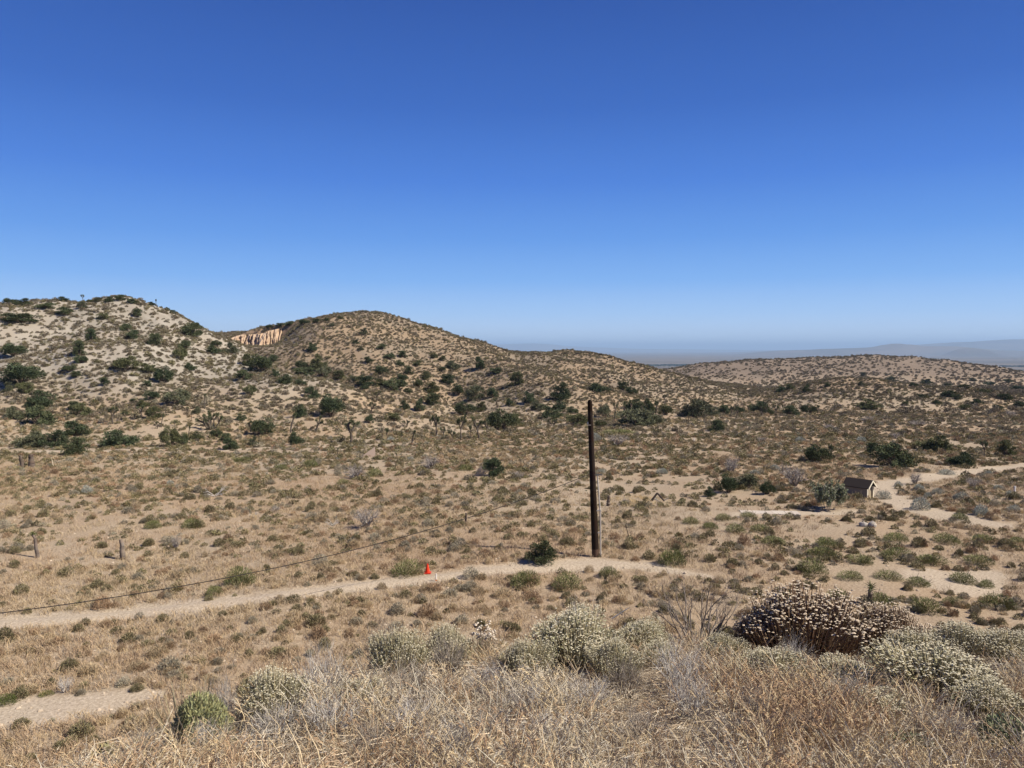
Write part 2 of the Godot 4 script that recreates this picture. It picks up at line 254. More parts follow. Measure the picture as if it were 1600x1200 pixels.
# ---------------------------------------------------------------- colours of the ground (what it is made of)
func ground_color(x: float, d: float) -> Color:
	var b := broad.get_noise_2d(x, d)
	var f := fine.get_noise_2d(x, d)
	var sand := Color(.455, .378, .28)
	var warm := Color(.435, .333, .228)
	var c := sand.lerp(warm, clampf(.5 + b * 1.1 + f * .5, 0.0, 1.0))
	var p := Vector2(x, d)
	if d > 60.0 and d < 1400.0:   # each hill has its own earth
		var pale := 0.0
		var tan_rise := 0.0
		var far_rise := 0.0
		for r in ridge_list:
			var k: String = r[0]
			if k.begins_with("pale"):
				pale = maxf(pale, ridge_rise(r, p))
			elif k.begins_with("tan") or k == "hump":
				tan_rise = maxf(tan_rise, ridge_rise(r, p))
			elif k == "far_hill":
				far_rise = maxf(far_rise, ridge_rise(r, p))
		var chalk := Color(.47, .437, .375).lerp(Color(.37, .337, .28), clampf(.5 + f * 1.2 + b, 0.0, 1.0))
		c = c.lerp(chalk, clampf((pale - 4.0) / 6.0, 0.0, 1.0) * clampf(1.0 + b * .8, 0.0, 1.0))
		var rust := Color(.375, .287, .20).lerp(Color(.315, .262, .198), clampf(.5 + f * 1.2 - b * 1.5, 0.0, 1.0))
		c = c.lerp(rust, clampf((tan_rise - pale * .8 - 1.5) / 5.0, 0.0, 1.0))
		c = c.lerp(Color(.285, .23, .18), clampf(far_rise / 12.0, 0.0, 1.0))
		var red: float = exp(-(Vector2((x + 108.0) / 24.0, (d - 326.0) / 30.0).length_squared()))
		c = c.lerp(Color(.40, .285, .19), clampf(red * 1.3, 0.0, .9))
	if d > 900.0:
		var g := clampf((d - 900.0) / 1500.0, 0.0, 1.0)
		var band := broad.get_noise_2d(x * .012, d * .05)
		var band2 := broad.get_noise_2d(x * .05 + 300.0, d * .16)
		var plain := Color(.14, .125, .10).lerp(Color(.23, .185, .14), clampf(.5 + band * 1.6 + band2 * .8, 0.0, 1.0))   # fields and scrub of the plain
		c = c.lerp(plain, g)
	var t := on_track(x, d)
	if t > 0.0:
		c = c.lerp(Color(.56, .475, .365), clampf((t + f * .7) * 3.2, 0.0, .92))
	return c

# ---------------------------------------------------------------- mesh helpers
class Geo:
	var v := PackedVector3Array()
	var n := PackedVector3Array()
	var c := PackedColorArray()
	func tri(a: Vector3, b: Vector3, e: Vector3, col: Color) -> void:
		var m := (e - a).cross(b - a)
		m = m.normalized() if m.length_squared() > 1e-18 else Vector3.UP
		v.append(a); v.append(b); v.append(e)
		n.append(m); n.append(m); n.append(m)
		c.append(col); c.append(col); c.append(col)
	func quad(a: Vector3, b: Vector3, e: Vector3, f: Vector3, col: Color) -> void:
		tri(a, b, e, col)
		tri(a, e, f, col)
	func leaf(p: Vector3, dir: Vector3, length: float, width: float, roll: float, col: Color) -> void:
		var s := dir.cross(Vector3(sin(roll), cos(roll) * .6, cos(roll))).normalized() * width * .5
		tri(p - s, p + s, p + dir * length, col)
	func strip(a: Vector3, b: Vector3, w: float, w2: float, roll: float, col: Color) -> void:
		var s := (b - a).cross(Vector3(sin(roll), .2, cos(roll))).normalized() * .5
		quad(a - s * w, b - s * w2, b + s * w2, a + s * w, col)
	func tube(a: Vector3, b: Vector3, ra: float, rb: float, sides: int, col: Color) -> void:
		var z := (b - a).normalized()
		var x := z.cross(Vector3(.31, .17, .93)).normalized()
		var y := z.cross(x)
		for i in sides:
			var t := TAU * i / sides
			var u := TAU * (i + 1) / sides
			var p := x * cos(t) + y * sin(t)
			var q := x * cos(u) + y * sin(u)
			# smooth normals round the tube
			for k in [[a + p * ra, p], [b + p * rb, p], [b + q * rb, q], [a + p * ra, p], [b + q * rb, q], [a + q * ra, q]]:
				v.append(k[0]); n.append(k[1]); c.append(col)
	func disc(a: Vector3, z: Vector3, r: float, sides: int, col: Color) -> void:
		var x := z.cross(Vector3(.31, .17, .93)).normalized()
		var y := z.cross(x)
		for i in sides:
			var t := TAU * i / sides
			var u := TAU * (i + 1) / sides
			tri(a, a + (x * cos(u) + y * sin(u)) * r, a + (x * cos(t) + y * sin(t)) * r, col)
	func box(lo: Vector3, hi: Vector3, col: Color) -> void:
		var p := []
		for i in 8:
			p.append(Vector3(hi.x if i & 1 else lo.x, hi.y if i & 2 else lo.y, hi.z if i & 4 else lo.z))
		for q in [[0, 1, 3, 2], [5, 4, 6, 7], [4, 0, 2, 6], [1, 5, 7, 3], [2, 3, 7, 6], [4, 5, 1, 0]]:
			quad(p[q[0]], p[q[1]], p[q[2]], p[q[3]], col)
	func bead(p: Vector3, r: float, h: float, col: Color) -> void:   # a small eight-sided head
		var t := p + Vector3(0, h, 0)
		var b := p - Vector3(0, h * .7, 0)
		var k := [p + Vector3(r, 0, 0), p + Vector3(0, 0, r), p - Vector3(r, 0, 0), p - Vector3(0, 0, r)]
		for i in 4:
			tri(t, k[i], k[(i + 1) % 4], col)
			tri(b, k[(i + 1) % 4], k[i], col)
	func mesh(mat: Material) -> ArrayMesh:
		var a := []
		a.resize(Mesh.ARRAY_MAX)
		a[Mesh.ARRAY_VERTEX] = v
		a[Mesh.ARRAY_NORMAL] = n
		a[Mesh.ARRAY_COLOR] = c
		var m := ArrayMesh.new()
		m.add_surface_from_arrays(Mesh.PRIMITIVE_TRIANGLES, a)
		m.surface_set_material(0, mat)
		return m

func vary(c: Color, amount: float) -> Color:   # each leaf or twig is its own shade of the plant's colour
	var k := 1.0 + rng.randf_range(-amount, amount)
	var w := rng.randf_range(-amount, amount) * .25
	return Color(c.r * k * (1.0 + w), c.g * k, c.b * k * (1.0 - w))

func ball() -> Vector3:
	var p := Vector3(rng.randfn(), rng.randfn(), rng.randfn())
	return p.normalized()

func plant_material(key: String, tint := Color.WHITE, back := .0) -> StandardMaterial3D:
	var m := StandardMaterial3D.new()
	m.vertex_color_use_as_albedo = true
	m.albedo_color = tint.linear_to_srgb()
	m.roughness = .9
	m.metallic_specular = .15
	m.cull_mode = BaseMaterial3D.CULL_DISABLED
	if back > 0.0:
		m.backlight_enabled = true
		m.backlight = Color(back, back, back)
	M[key] = m
	return m

func plain(key: String, c: Color, rough_ := .85, metal := 0.0) -> StandardMaterial3D:
	var m := StandardMaterial3D.new()
	m.albedo_color = c.linear_to_srgb()
	m.vertex_color_use_as_albedo = true
	m.roughness = rough_
	m.metallic = metal
	m.metallic_specular = .3
	M[key] = m
	return m

func numbered(called: String) -> String:
	var k: int = taken.get(called, -1) + 1
	taken[called] = k
	return called if k == 0 else "%s_%03d" % [called, k]

func tag(o: Node, label: String, category: String, group := "") -> Node:
	o.set_meta("label", label)
	o.set_meta("category", category)
	if group != "":
		o.set_meta("group", group)
	return o

func single(called: String, mesh: Mesh, at: Vector3, size := Vector3.ONE, turn := 0.0, mat: Material = null) -> MeshInstance3D:
	var o := MeshInstance3D.new()
	o.name = numbered(called)
	o.mesh = mesh
	add_child(o)
	o.transform = Transform3D(Basis(Vector3.UP, turn).scaled_local(size), at)
	if mat:
		o.set_surface_override_material(0, mat)
	return o

func base_node(called: String, at: Vector3, turn := 0.0) -> Node3D:
	var o := Node3D.new()
	o.name = numbered(called)
	add_child(o)
	o.position = at
	o.rotation.y = turn
	return o

func part(called: String, mesh: Mesh, parent: Node, mat: Material = null) -> MeshInstance3D:
	var o := MeshInstance3D.new()
	o.name = called
	o.mesh = mesh
	parent.add_child(o, true)
	if mat:
		o.set_surface_override_material(0, mat)
	return o

func scatter(called: String, piece: String, meshes: Array, lots: Array, label: String, category: String) -> void:   # lots: for each mesh a list of [Transform3D, Color]
	var o := Node3D.new()
	o.name = numbered(called)
	add_child(o)
	tag(o, label, category)
	o.set_meta("kind", "stuff")
	for k in meshes.size():
		var spots: Array = lots[k]
		if spots.is_empty():
			continue
		var mm := MultiMesh.new()
		mm.transform_format = MultiMesh.TRANSFORM_3D
		mm.use_colors = true
		mm.mesh = meshes[k]
		mm.instance_count = spots.size()
		for i in spots.size():
			mm.set_instance_transform(i, spots[i][0])
			mm.set_instance_color(i, spots[i][1])
		var c := MultiMeshInstance3D.new()
		c.name = piece
		c.multimesh = mm
		c.set_meta("kind", "stuff")
		o.add_child(c, true)

# ---------------------------------------------------------------- plants
# every plant is one metre wide and one metre high and is scaled to its own size
func scrub_mesh(leaves: int, col: Color, mat: Material, leaf_len: float, leaf_wide: float, twigs: int, twig_col: Color, upright := .5) -> ArrayMesh:
	var g := Geo.new()
	var lumps := []
	for i in 6:
		var a := rng.randf() * TAU
		lumps.append([Vector3(cos(a), rng.randf_range(.1, 1.1), sin(a)).normalized(), rng.randf_range(-.25, .22)])
	for i in twigs:
		var u := ball()
		var e := Vector3(u.x * .48, absf(u.y) * .95, u.z * .48)
		var s := Vector3(rng.randfn() * .06, -.04, rng.randfn() * .06)
		var m := s.lerp(e, .5) + Vector3(e.x, 0, e.z) * .18
		g.strip(s, m, .02, .014, rng.randf() * TAU, vary(twig_col, .25))
		g.strip(m, e, .014, .006, rng.randf() * TAU, vary(twig_col, .25))
	for i in leaves:
		var u := ball()
		u.y = absf(u.y)
		var k := .82
		for q in lumps:
			k += q[1] * maxf(0.0, u.dot(q[0])) ** 3
		k = clampf(k, .45, 1.0) * pow(rng.randf(), .28)
		var p := Vector3(u.x * .47 * k, u.y * .86 * k, u.z * .47 * k)
		var dir := (u * .7 + Vector3.UP * upright + ball() * .55).normalized()
		g.leaf(p, dir, leaf_len * rng.randf_range(.6, 1.3), leaf_wide * rng.randf_range(.7, 1.3), rng.randf() * TAU, vary(col, .3))
	return g.mesh(mat)

func grow(g: Geo, p: Vector3, dir: Vector3, length: float, r: float, depth: int, col: Color, spread: float, sides: int, lift: float) -> void:
	var steps := 3
	var q := p
	var d := dir
	for i in steps:
		d = (d + ball() * .22 + Vector3.UP * lift).normalized()
		var e := q + d * length / steps
		var k0 := 1.0 - .5 * i / steps
		var k1 := 1.0 - .5 * (i + 1) / steps
		if sides >= 3 and r > .0035:
			g.tube(q, e, r * k0, r * k1, sides, vary(col, .2))
		else:
			g.strip(q, e, r * k0 * 2.0, r * k1 * 2.0, rng.randf() * TAU, vary(col, .25))
		q = e
		if depth > 0 and i > 0:
			for j in (2 if rng.randf() < .7 else 1):
				var side := (d + ball() * spread).normalized()
				grow(g, q, side, length * rng.randf_range(.5, .75), r * k1 * .65, depth - 1, col, spread, sides, lift)

func twig_mesh(stems: int, depth: int, col: Color, mat: Material, r: float, spread := .7, lift := .06, sides := 3) -> ArrayMesh:
	var g := Geo.new()
	for i in stems:
		var a := TAU * (i + rng.randf()) / stems
		var lean := rng.randf_range(.15, 1.0)
		grow(g, Vector3(cos(a), -.06, sin(a)) * .05, Vector3(cos(a) * lean, 1.0, sin(a) * lean).normalized(), rng.randf_range(.38, .55), r, depth, col, spread, sides, lift)
	fit_unit(g)
	return g.mesh(mat)

func fit_unit(g: Geo) -> void:   # scale to one metre wide and high, standing on the ground
	var lo := Vector3(1e9, 1e9, 1e9)
	var hi := -lo
	for p in g.v:
		lo = lo.min(p)
		hi = hi.max(p)
	var w := maxf(maxf(absf(lo.x), absf(hi.x)), maxf(absf(lo.z), absf(hi.z))) * 2.0
	for i in g.v.size():
		var p: Vector3 = g.v[i]
		g.v[i] = Vector3(p.x / w, p.y / hi.y, p.z / w)

func juniper_meshes(leaves: int, col: Color) -> Array:   # [trunk, crown]
	var t := Geo.new()
	var g := Geo.new()
	var bark := Color(.16, .125, .095)
	var clumps := []
	var count := 20 + rng.randi() % 6
	for i in count:
		var a := rng.randf() * TAU
		var r := sqrt(rng.randf()) * .40
		var y := rng.randf_range(.10, .84) * sqrt(maxf(.1, 1.0 - r * r * 4.4))
		var q := Vector3(cos(a) * r, y, sin(a) * r)
		clumps.append([q, rng.randf_range(.11, .21)])
		var m := Vector3(q.x * .45, q.y * .4, q.z * .45)
		t.tube(Vector3(q.x * .1, -.06, q.z * .1), m, .024, .017, 5, vary(bark, .2))
		t.tube(m, q, .017, .006, 4, vary(bark, .2))
	for i in leaves:
		var k: Array = clumps[rng.randi() % count]
		var u := ball()
		var p: Vector3 = k[0] + u * Vector3(1, .85, 1) * k[1] * pow(rng.randf(), .4)
		p.y = absf(p.y)
		var dir := (u * .7 + Vector3.UP * .6 + ball() * .5).normalized()
		g.leaf(p, dir, rng.randf_range(.04, .085), .03, rng.randf() * TAU, vary(col, .35))
	return [t.mesh(M.bark), g.mesh(M.leaf)]

func rosette(g: Geo, p: Vector3, dir: Vector3, r: float, col: Color, n: int) -> void:
	for i in n:
		var d := (ball() + dir * .45).normalized()
		g.leaf(p + dir * rng.randf_range(-.5, .3) * r, d, r * rng.randf_range(.8, 1.15), r * .16, rng.randf() * TAU, vary(col, .3))

func joshua_limb(t: Geo, g: Geo, p: Vector3, dir: Vector3, length: float, r: float, depth: int, head: float) -> void:
	var bark := Color(.12, .098, .078)
	var thatch := Color(.20, .165, .115)
	var q := p
	var d := dir
	for i in 3:
		d = (d + ball() * .2).normalized()
		var e := q + d * length / 3.0
		t.tube(q, e, r * (1.0 - .1 * i), r * (1.0 - .1 * (i + 1)), 6, vary(bark, .25))
		if depth < 2:
			for j in 6:
				t.leaf(q.lerp(e, rng.randf()), (ball() - d * .6).normalized(), r * 2.0, r * .5, rng.randf() * TAU, vary(thatch, .3))
		q = e
	if depth == 0:
		for i in 90:
			var u := (ball() + d * .5).normalized()
			g.leaf(q + d * rng.randf_range(-.5, .45) * head, u, head * rng.randf_range(.6, 1.0), head * .2, rng.randf() * TAU, vary(Color(.095, .105, .055), .3))
		for i in 24:
			t.leaf(q - d * head * rng.randf_range(.4, 1.0), (ball() - d * .5).normalized(), head * .5, head * .12, rng.randf() * TAU, vary(thatch, .3))
		return
	var k := 2 if rng.randf() < .6 else 3
	var turn := rng.randf() * TAU
	for i in k:
		var a := turn + TAU * i / k
		var side := (d * .75 + Vector3(cos(a), .2, sin(a)) * .7).normalized()
		joshua_limb(t, g, q, side, length * rng.randf_range(.45, .8), r * .84, depth - 1, head)

func joshua_meshes(kind: int) -> Array:
	var t := Geo.new()
	var g := Geo.new()
	if kind == 0:        # a single unbranched stem
		joshua_limb(t, g, Vector3(0, -.05, 0), Vector3(.06, 1, 0).normalized(), .7, .042, 0, .15)
	elif kind == 1:      # one fork
		joshua_limb(t, g, Vector3(0, -.05, 0), Vector3(0, 1, .05).normalized(), .45, .042, 1, .13)
	elif kind <= 3:      # a small tree
		joshua_limb(t, g, Vector3(0, -.05, 0), Vector3(.05, 1, 0).normalized(), .36, .042, 2, .11)
	else:                # many stems from one root
		for i in 6:
			var a := TAU * i / 6.0 + rng.randf()
			joshua_limb(t, g, Vector3(cos(a) * .1, -.05, sin(a) * .1), Vector3(cos(a) * .6, 1, sin(a) * .6).normalized(), .3, .034, 1, .1)
	var hi := -1e9
	var w := 0.0
	for p in t.v + g.v:
		hi = maxf(hi, p.y)
		w = maxf(w, maxf(absf(p.x), absf(p.z)))
	for geo in [t, g]:
		for i in geo.v.size():
			var p: Vector3 = geo.v[i]
			geo.v[i] = p / hi
	return [t.mesh(M.bark), g.mesh(M.leaf), w * 2.0 / hi]

func grass_mesh(blades: int, tall: float, wide: float, heads: bool, spread: float) -> ArrayMesh:
	var g := Geo.new()
	for i in blades:
		var a := rng.randf() * TAU
		var p := Vector3(rng.randfn() * spread, -.02, rng.randfn() * spread)
		var lean := rng.randf_range(.05, .55)
		var h := tall * rng.randf_range(.45, 1.1)
		var d := Vector3(cos(a) * lean, 1.0, sin(a) * lean).normalized()
		var m := p + d * h * .6
		var e := m + (d + Vector3(cos(a) * .5, -.15, sin(a) * .5)).normalized() * h * .4
		var col := vary(Color(.95, .95, .95), .3)
		var roll := rng.randf() * TAU
		g.strip(p, m, wide, wide * .8, roll, col)
		g.strip(m, e, wide * .8, wide * .4, roll, col)
		if heads and rng.randf() < .55:
			for j in 5:
				g.leaf(e - (e - m) * .12 * j, (d * .6 + Vector3(cos(a), -.2, sin(a)) + ball() * .5).normalized(), tall * .085, tall * .016, rng.randf() * TAU, vary(Color(1, .93, .86), .25))
	return g.mesh(M.grass)

func buckwheat_meshes(heads: int, head_col: Color, stem_col: Color, leaf_col: Color, leaves: int, r: float) -> Array:   # [stems, foliage, flower heads]
	var s := Geo.new()
	var l := Geo.new()
	var f := Geo.new()
	var lobes := []
	for i in 7:
		var a := TAU * i / 7.0 + rng.randf() * .6
		var q := rng.randf_range(.12, .33)
		lobes.append(Vector3(cos(a) * q, rng.randf_range(.45, .72), sin(a) * q))
	lobes.append(Vector3(0, .78, 0))
	for i in heads:
		var c: Vector3 = lobes[rng.randi() % 8]
		var u := ball()
		u.y = absf(u.y)
		var p := c + u * Vector3(.2, .2, .2) * pow(rng.randf(), .3)
		if rng.randf() < .12:
			p.y += rng.randf() * .1
		var root := Vector3(p.x * .25, 0, p.z * .25)
		var m := root.lerp(p, .55) + Vector3(p.x, 0, p.z) * .12
		var roll := rng.randf() * TAU
		s.strip(root, m, .008, .007, roll, vary(stem_col, .3))
		s.strip(m, p, .007, .004, roll, vary(stem_col, .3))
		var k := r * rng.randf_range(.4, 1.25)
		for j in 1 + rng.randi() % 3:
			f.bead(p + ball() * k * .7, k, k * .7, vary(head_col, .18))
	for i in leaves:
		var c: Vector3 = lobes[rng.randi() % 8]
		var p := c * Vector3(1, .85, 1) + ball() * .2 * sqrt(rng.randf())
		p.y = absf(p.y)
		l.leaf(p, (Vector3(p.x, .5, p.z).normalized() + ball() * .6).normalized(), rng.randf_range(.025, .05), .012, rng.randf() * TAU, vary(leaf_col, .3))
	return [s.mesh(M.twig), l.mesh(M.leaf), f.mesh(M.head)]

func rock_mesh(col: Color, sd: int) -> ArrayMesh:
	var n := FastNoiseLite.new()
	n.seed = sd
	n.frequency = 1.6
	var g := Geo.new()
	var rows := 7
	var cols := 10
	var at := func(i: int, j: int) -> Vector3:
		var t := PI * i / rows
		var a := TAU * (j % cols) / cols
		var p := Vector3(sin(t) * cos(a), cos(t), sin(t) * sin(a))
		var k := .5 * (1.0 + .55 * n.get_noise_3dv(p * 1.4))
		return Vector3(p.x * k, maxf(p.y * k, -.12), p.z * k)
	for i in rows:
		for j in cols:
			var cc := vary(col, .12)
			g.quad(at.call(i, j), at.call(i, j + 1), at.call(i + 1, j + 1), at.call(i + 1, j), cc)
	return g.mesh(M.stone)

# ---------------------------------------------------------------- the scene
func _ready() -> void:
	rng.seed = 20240611
	# camera
	var cam := Camera3D.new()
	cam.name = "camera"
	cam.fov = rad_to_deg(2.0 * atan(600.0 / 1203.0))
	cam.near = .05
	cam.far = 250000.0
	add_child(cam)
	cam.position = Vector3(0, EYE, 0)
	cam.rotation.x = -atan(55.0 / 1203.0)
	cam.current = true
	# sky: clear desert air, paler towards the horizon
	var env := Environment.new()
	env.background_mode = Environment.BG_SKY
	var sky_image := Image.create(32, 1024, false, Image.FORMAT_RGBF)
	var stops := [[-90.0, Color(.26, .22, .17)], [-3.0, Color(.36, .37, .40)], [-.5, Color(.70, .84, 1.02)], [1.0, Color(.60, .78, 1.02)], [2.5, Color(.41, .645, 1.0)], [5.0, Color(.215, .465, .935)], [8.0, Color(.122, .335, .84)], [12.0, Color(.066, .22, .72)], [17.0, Color(.038, .142, .54)], [25.0, Color(.022, .085, .375)], [40.0, Color(.016, .06, .28)], [90.0, Color(.012, .043, .21)]]
	for j in 1024:
		var el := 90.0 - 180.0 * (j + .5) / 1024.0
		var c := Color.BLACK
		for i in range(1, stops.size()):
			if el <= stops[i][0]:
				var t: float = (el - stops[i - 1][0]) / (stops[i][0] - stops[i - 1][0])
				c = stops[i - 1][1].lerp(stops[i][1], t)
				break
		for i in 32:
			sky_image.set_pixel(i, j, c * .64)
	var panorama := PanoramaSkyMaterial.new()
	panorama.panorama = ImageTexture.create_from_image(sky_image)
	var sky := Sky.new()
	sky.sky_material = panorama
	env.sky = sky
	env.tonemap_mode = Environment.TONE_MAPPER_LINEAR
	env.tonemap_exposure = 1.56
	env.sdfgi_enabled = true
	env.ssao_enabled = true
	env.ssil_enabled = true
	# haze over the far plain
	env.fog_enabled = true
	env.fog_density = .00005
	env.fog_light_color = Color(.74, .87, 1.0)
	var we := WorldEnvironment.new()
	we.name = "world_environment"
	we.environment = env
	add_child(we)
	# sun: high to the side and a little behind the viewer
	var sun := DirectionalLight3D.new()
	sun.name = "sun"
	sun.light_energy = 1.6
	sun.light_color = Color(1.0, .962, .90)
	sun.light_angular_distance = .5
	sun.shadow_enabled = true
	add_child(sun)
	sun.look_at_from_position(Vector3(.69, .70, .19) * 100.0, Vector3.ZERO)

	broad.seed = 5
	broad.frequency = .022
	broad.fractal_octaves = 3
	fine.seed = 9
	fine.frequency = .22
	fine.fractal_octaves = 3
	prepare_ridges()
	for k in TRACKS:
		var box := Rect2(Vector2(TRACKS[k][0][0], TRACKS[k][0][1]), Vector2.ZERO)
		for q in TRACKS[k]:
			box = box.expand(Vector2(q[0], q[1]))
		track_list[k] = [TRACKS[k], box.grow(2.5)]
	plant_material("leaf", Color.WHITE, .25)
	plant_material("bark")
	plant_material("twig")
	plant_material("head", Color.WHITE, .2)
	plant_material("grass", Color.WHITE, .3)
	plain("stone", Color.WHITE, .9)

	build_ground()
	build_cliff()
	build_trees()
	build_field_things()
	build_far()
	build_scrub()
	build_knoll()

func build_ground() -> void:
	var rows: Array[float] = []
	var d := -14.0
	while d < 18.0:
		rows.append(d)
		d += .4
	while d < 110000.0:
		rows.append(d)
		d += maxf(.24, d * .0088)
	rows.append(120000.0)
	var cols := 250
	var v := PackedVector3Array()
	var c := PackedColorArray()
	var n := PackedVector3Array()
	for dd in rows:
		var half := 14.0 + .82 * maxf(dd, 0.0)
		for i in cols + 1:
			var x: float = lerpf(-half, half, float(i) / cols)
			v.append(Vector3(x, ground_height(x, dd), -dd))
			c.append(ground_color(x, dd))
	var w := cols + 1
	n.resize(v.size())
	for r in rows.size():
		for i in w:
			var a: Vector3 = v[r * w + mini(i + 1, cols)] - v[r * w + maxi(i - 1, 0)]
			var b: Vector3 = v[mini(r + 1, rows.size() - 1) * w + i] - v[maxi(r - 1, 0) * w + i]
			var m := a.cross(b).normalized()
			n[r * w + i] = m if m.y > 0.0 else -m
	var idx := PackedInt32Array()
	for r in rows.size() - 1:
		for i in cols:
			var p := r * w + i
			idx.append_array(PackedInt32Array([p, p + w, p + 1, p + 1, p + w, p + w + 1]))
	var arr := []
	arr.resize(Mesh.ARRAY_MAX)
	arr[Mesh.ARRAY_VERTEX] = v
	arr[Mesh.ARRAY_NORMAL] = n
	arr[Mesh.ARRAY_COLOR] = c
	arr[Mesh.ARRAY_INDEX] = idx
	var mesh := ArrayMesh.new()
	mesh.add_surface_from_arrays(Mesh.PRIMITIVE_TRIANGLES, arr)
	var m := StandardMaterial3D.new()
	m.vertex_color_use_as_albedo = true
	m.roughness = .95
	m.metallic_specular = .1
	var grain := FastNoiseLite.new()
	grain.seed = 3
	grain.frequency = .03
	grain.fractal_octaves = 5
	grain.fractal_gain = .7
	var ramp := Gradient.new()
	ramp.set_color(0, Color(.72, .70, .68))
	ramp.set_color(1, Color(1, 1, 1))
	var tex := NoiseTexture2D.new()
	tex.width = 512
	tex.height = 512
	tex.seamless = true
	tex.noise = grain
	tex.color_ramp = ramp
	m.albedo_texture = tex
	var bump := NoiseTexture2D.new()
	bump.width = 512
	bump.height = 512
	bump.seamless = true
	bump.noise = grain
	bump.as_normal_map = true
	bump.bump_strength = 6.0
	m.normal_enabled = true
	m.normal_texture = bump
	m.normal_scale = .6
	m.uv1_triplanar = true
	m.uv1_world_triplanar = true
	m.uv1_scale = Vector3(.37, .37, .37)
	mesh.surface_set_material(0, m)
	M["ground"] = m
	var o := MeshInstance3D.new()
	o.name = "ground"
	o.mesh = mesh
	add_child(o)
	o.set_meta("kind", "structure")
	o.set_meta("label", "dry sandy ground of the valley, its hills and the far plain")
	o.set_meta("category", "ground")

func build_cliff() -> void:   # the fluted cut bank of orange earth between the two hills
	var g := Geo.new()
	var nz := FastNoiseLite.new()
	nz.seed = 21
	nz.frequency = .35
	nz.fractal_octaves = 3
	var nu := 70
	var nv := 14
	var pts := []
	for j in nv + 1:
		for i in nu + 1:
			var u := float(i) / nu
			var t := float(j) / nv
			var x: float = lerpf(-119.5, -98.0, u)
			var d0: float = 329.0 + 1.5 * sin(u * 7.0)
			var top := ground_height(x, 336.0) - 1.6 + .5 * sin(u * 9.0)
			var foot := ground_height(x, 322.0) - 1.5
			var flute := nz.get_noise_2d(x * 2.6, t * 3.5)
			var deep := absf(nz.get_noise_2d(x * 1.1 + 50.0, 3.0))
			var y: float = lerpf(foot, top, t)
			pts.append(Vector3(x, y, -(d0 - 5.0 + 4.0 * t * t + flute * .9 + nz.get_noise_2d(x * .6 + 9.0, t * 4.0) * 1.8 + pow(deep, 2.0) * 7.0 + (9.0 if j == nv else 0.0))))
	for j in nv:
		for i in nu:
			var a := j * (nu + 1) + i
			var f := nz.get_noise_2d(pts[a].x * 3.0, pts[a].y * .6)
			g.quad(pts[a], pts[a + nu + 1], pts[a + nu + 2], pts[a + 1], Color(.41, .29, .195).lerp(Color(.44, .335, .24), clampf(.5 + f, 0.0, 1.0)))   # two earths, mixed
	var o := single("cliff", g.mesh(M.stone), Vector3.ZERO)
	o.set_meta("kind", "structure")
	tag(o, "fluted cut bank of orange earth between the two hills", "cliff")

func add_tree(called: String, meshes: Array, x: float, d: float, size: Vector3, label: String, category: String, group: String, leaf_mat: Material = null) -> void:
	var o := base_node(called, spot(x, d, -.02), rng.randf() * TAU)
	var t := part("trunk", meshes[0], o)
	var c := part("crown", meshes[1], o, leaf_mat)
	t.scale = size
	c.scale = size
	tag(o, label, category, group)

func juniper_label(what: String, a: Array, pale: bool) -> String:
	var s := what
	if a[2] > 4.2:
		s = "broad " + s.replace("broad ", "")
	elif a[2] < 2.3:
		s = "small " + s.replace("small ", "")
	elif a[3] > a[2] * .8:
		s = "upright " + s
	if pale and a[1] > 183.0:
		s = s.replace("growing on", "along the skyline of")
	elif pale and a[1] < 150.0:
		s = s.replace("growing on", "low on the apron of")
	elif a[1] > 255.0:
		s = s.replace("growing on", "high on")
	elif a[1] < 210.0:
		s = s.replace("growing on", "on the lower slope of")
	return s

func joshua_label(kind: int, a: Array) -> String:
	var s: String = ["single-stemmed Joshua tree", "forked Joshua tree", "forked Joshua tree", "forked Joshua tree", "branching Joshua tree", "branching Joshua tree", "branching Joshua tree", "branching Joshua tree", "many-stemmed Joshua tree", "many-stemmed Joshua tree"][kind]
	if a[1] > 185.0:
		return s + " on the skyline of the pale hill" if a[0] < -60.0 else s + " high among the junipers"
	if a[1] < 100.0:
		return s + " out on the open flat"
	if a[1] < 125.0:
		return s + " at the edge of the flat below the hills"
	return s + " among the junipers on the lower slopes"

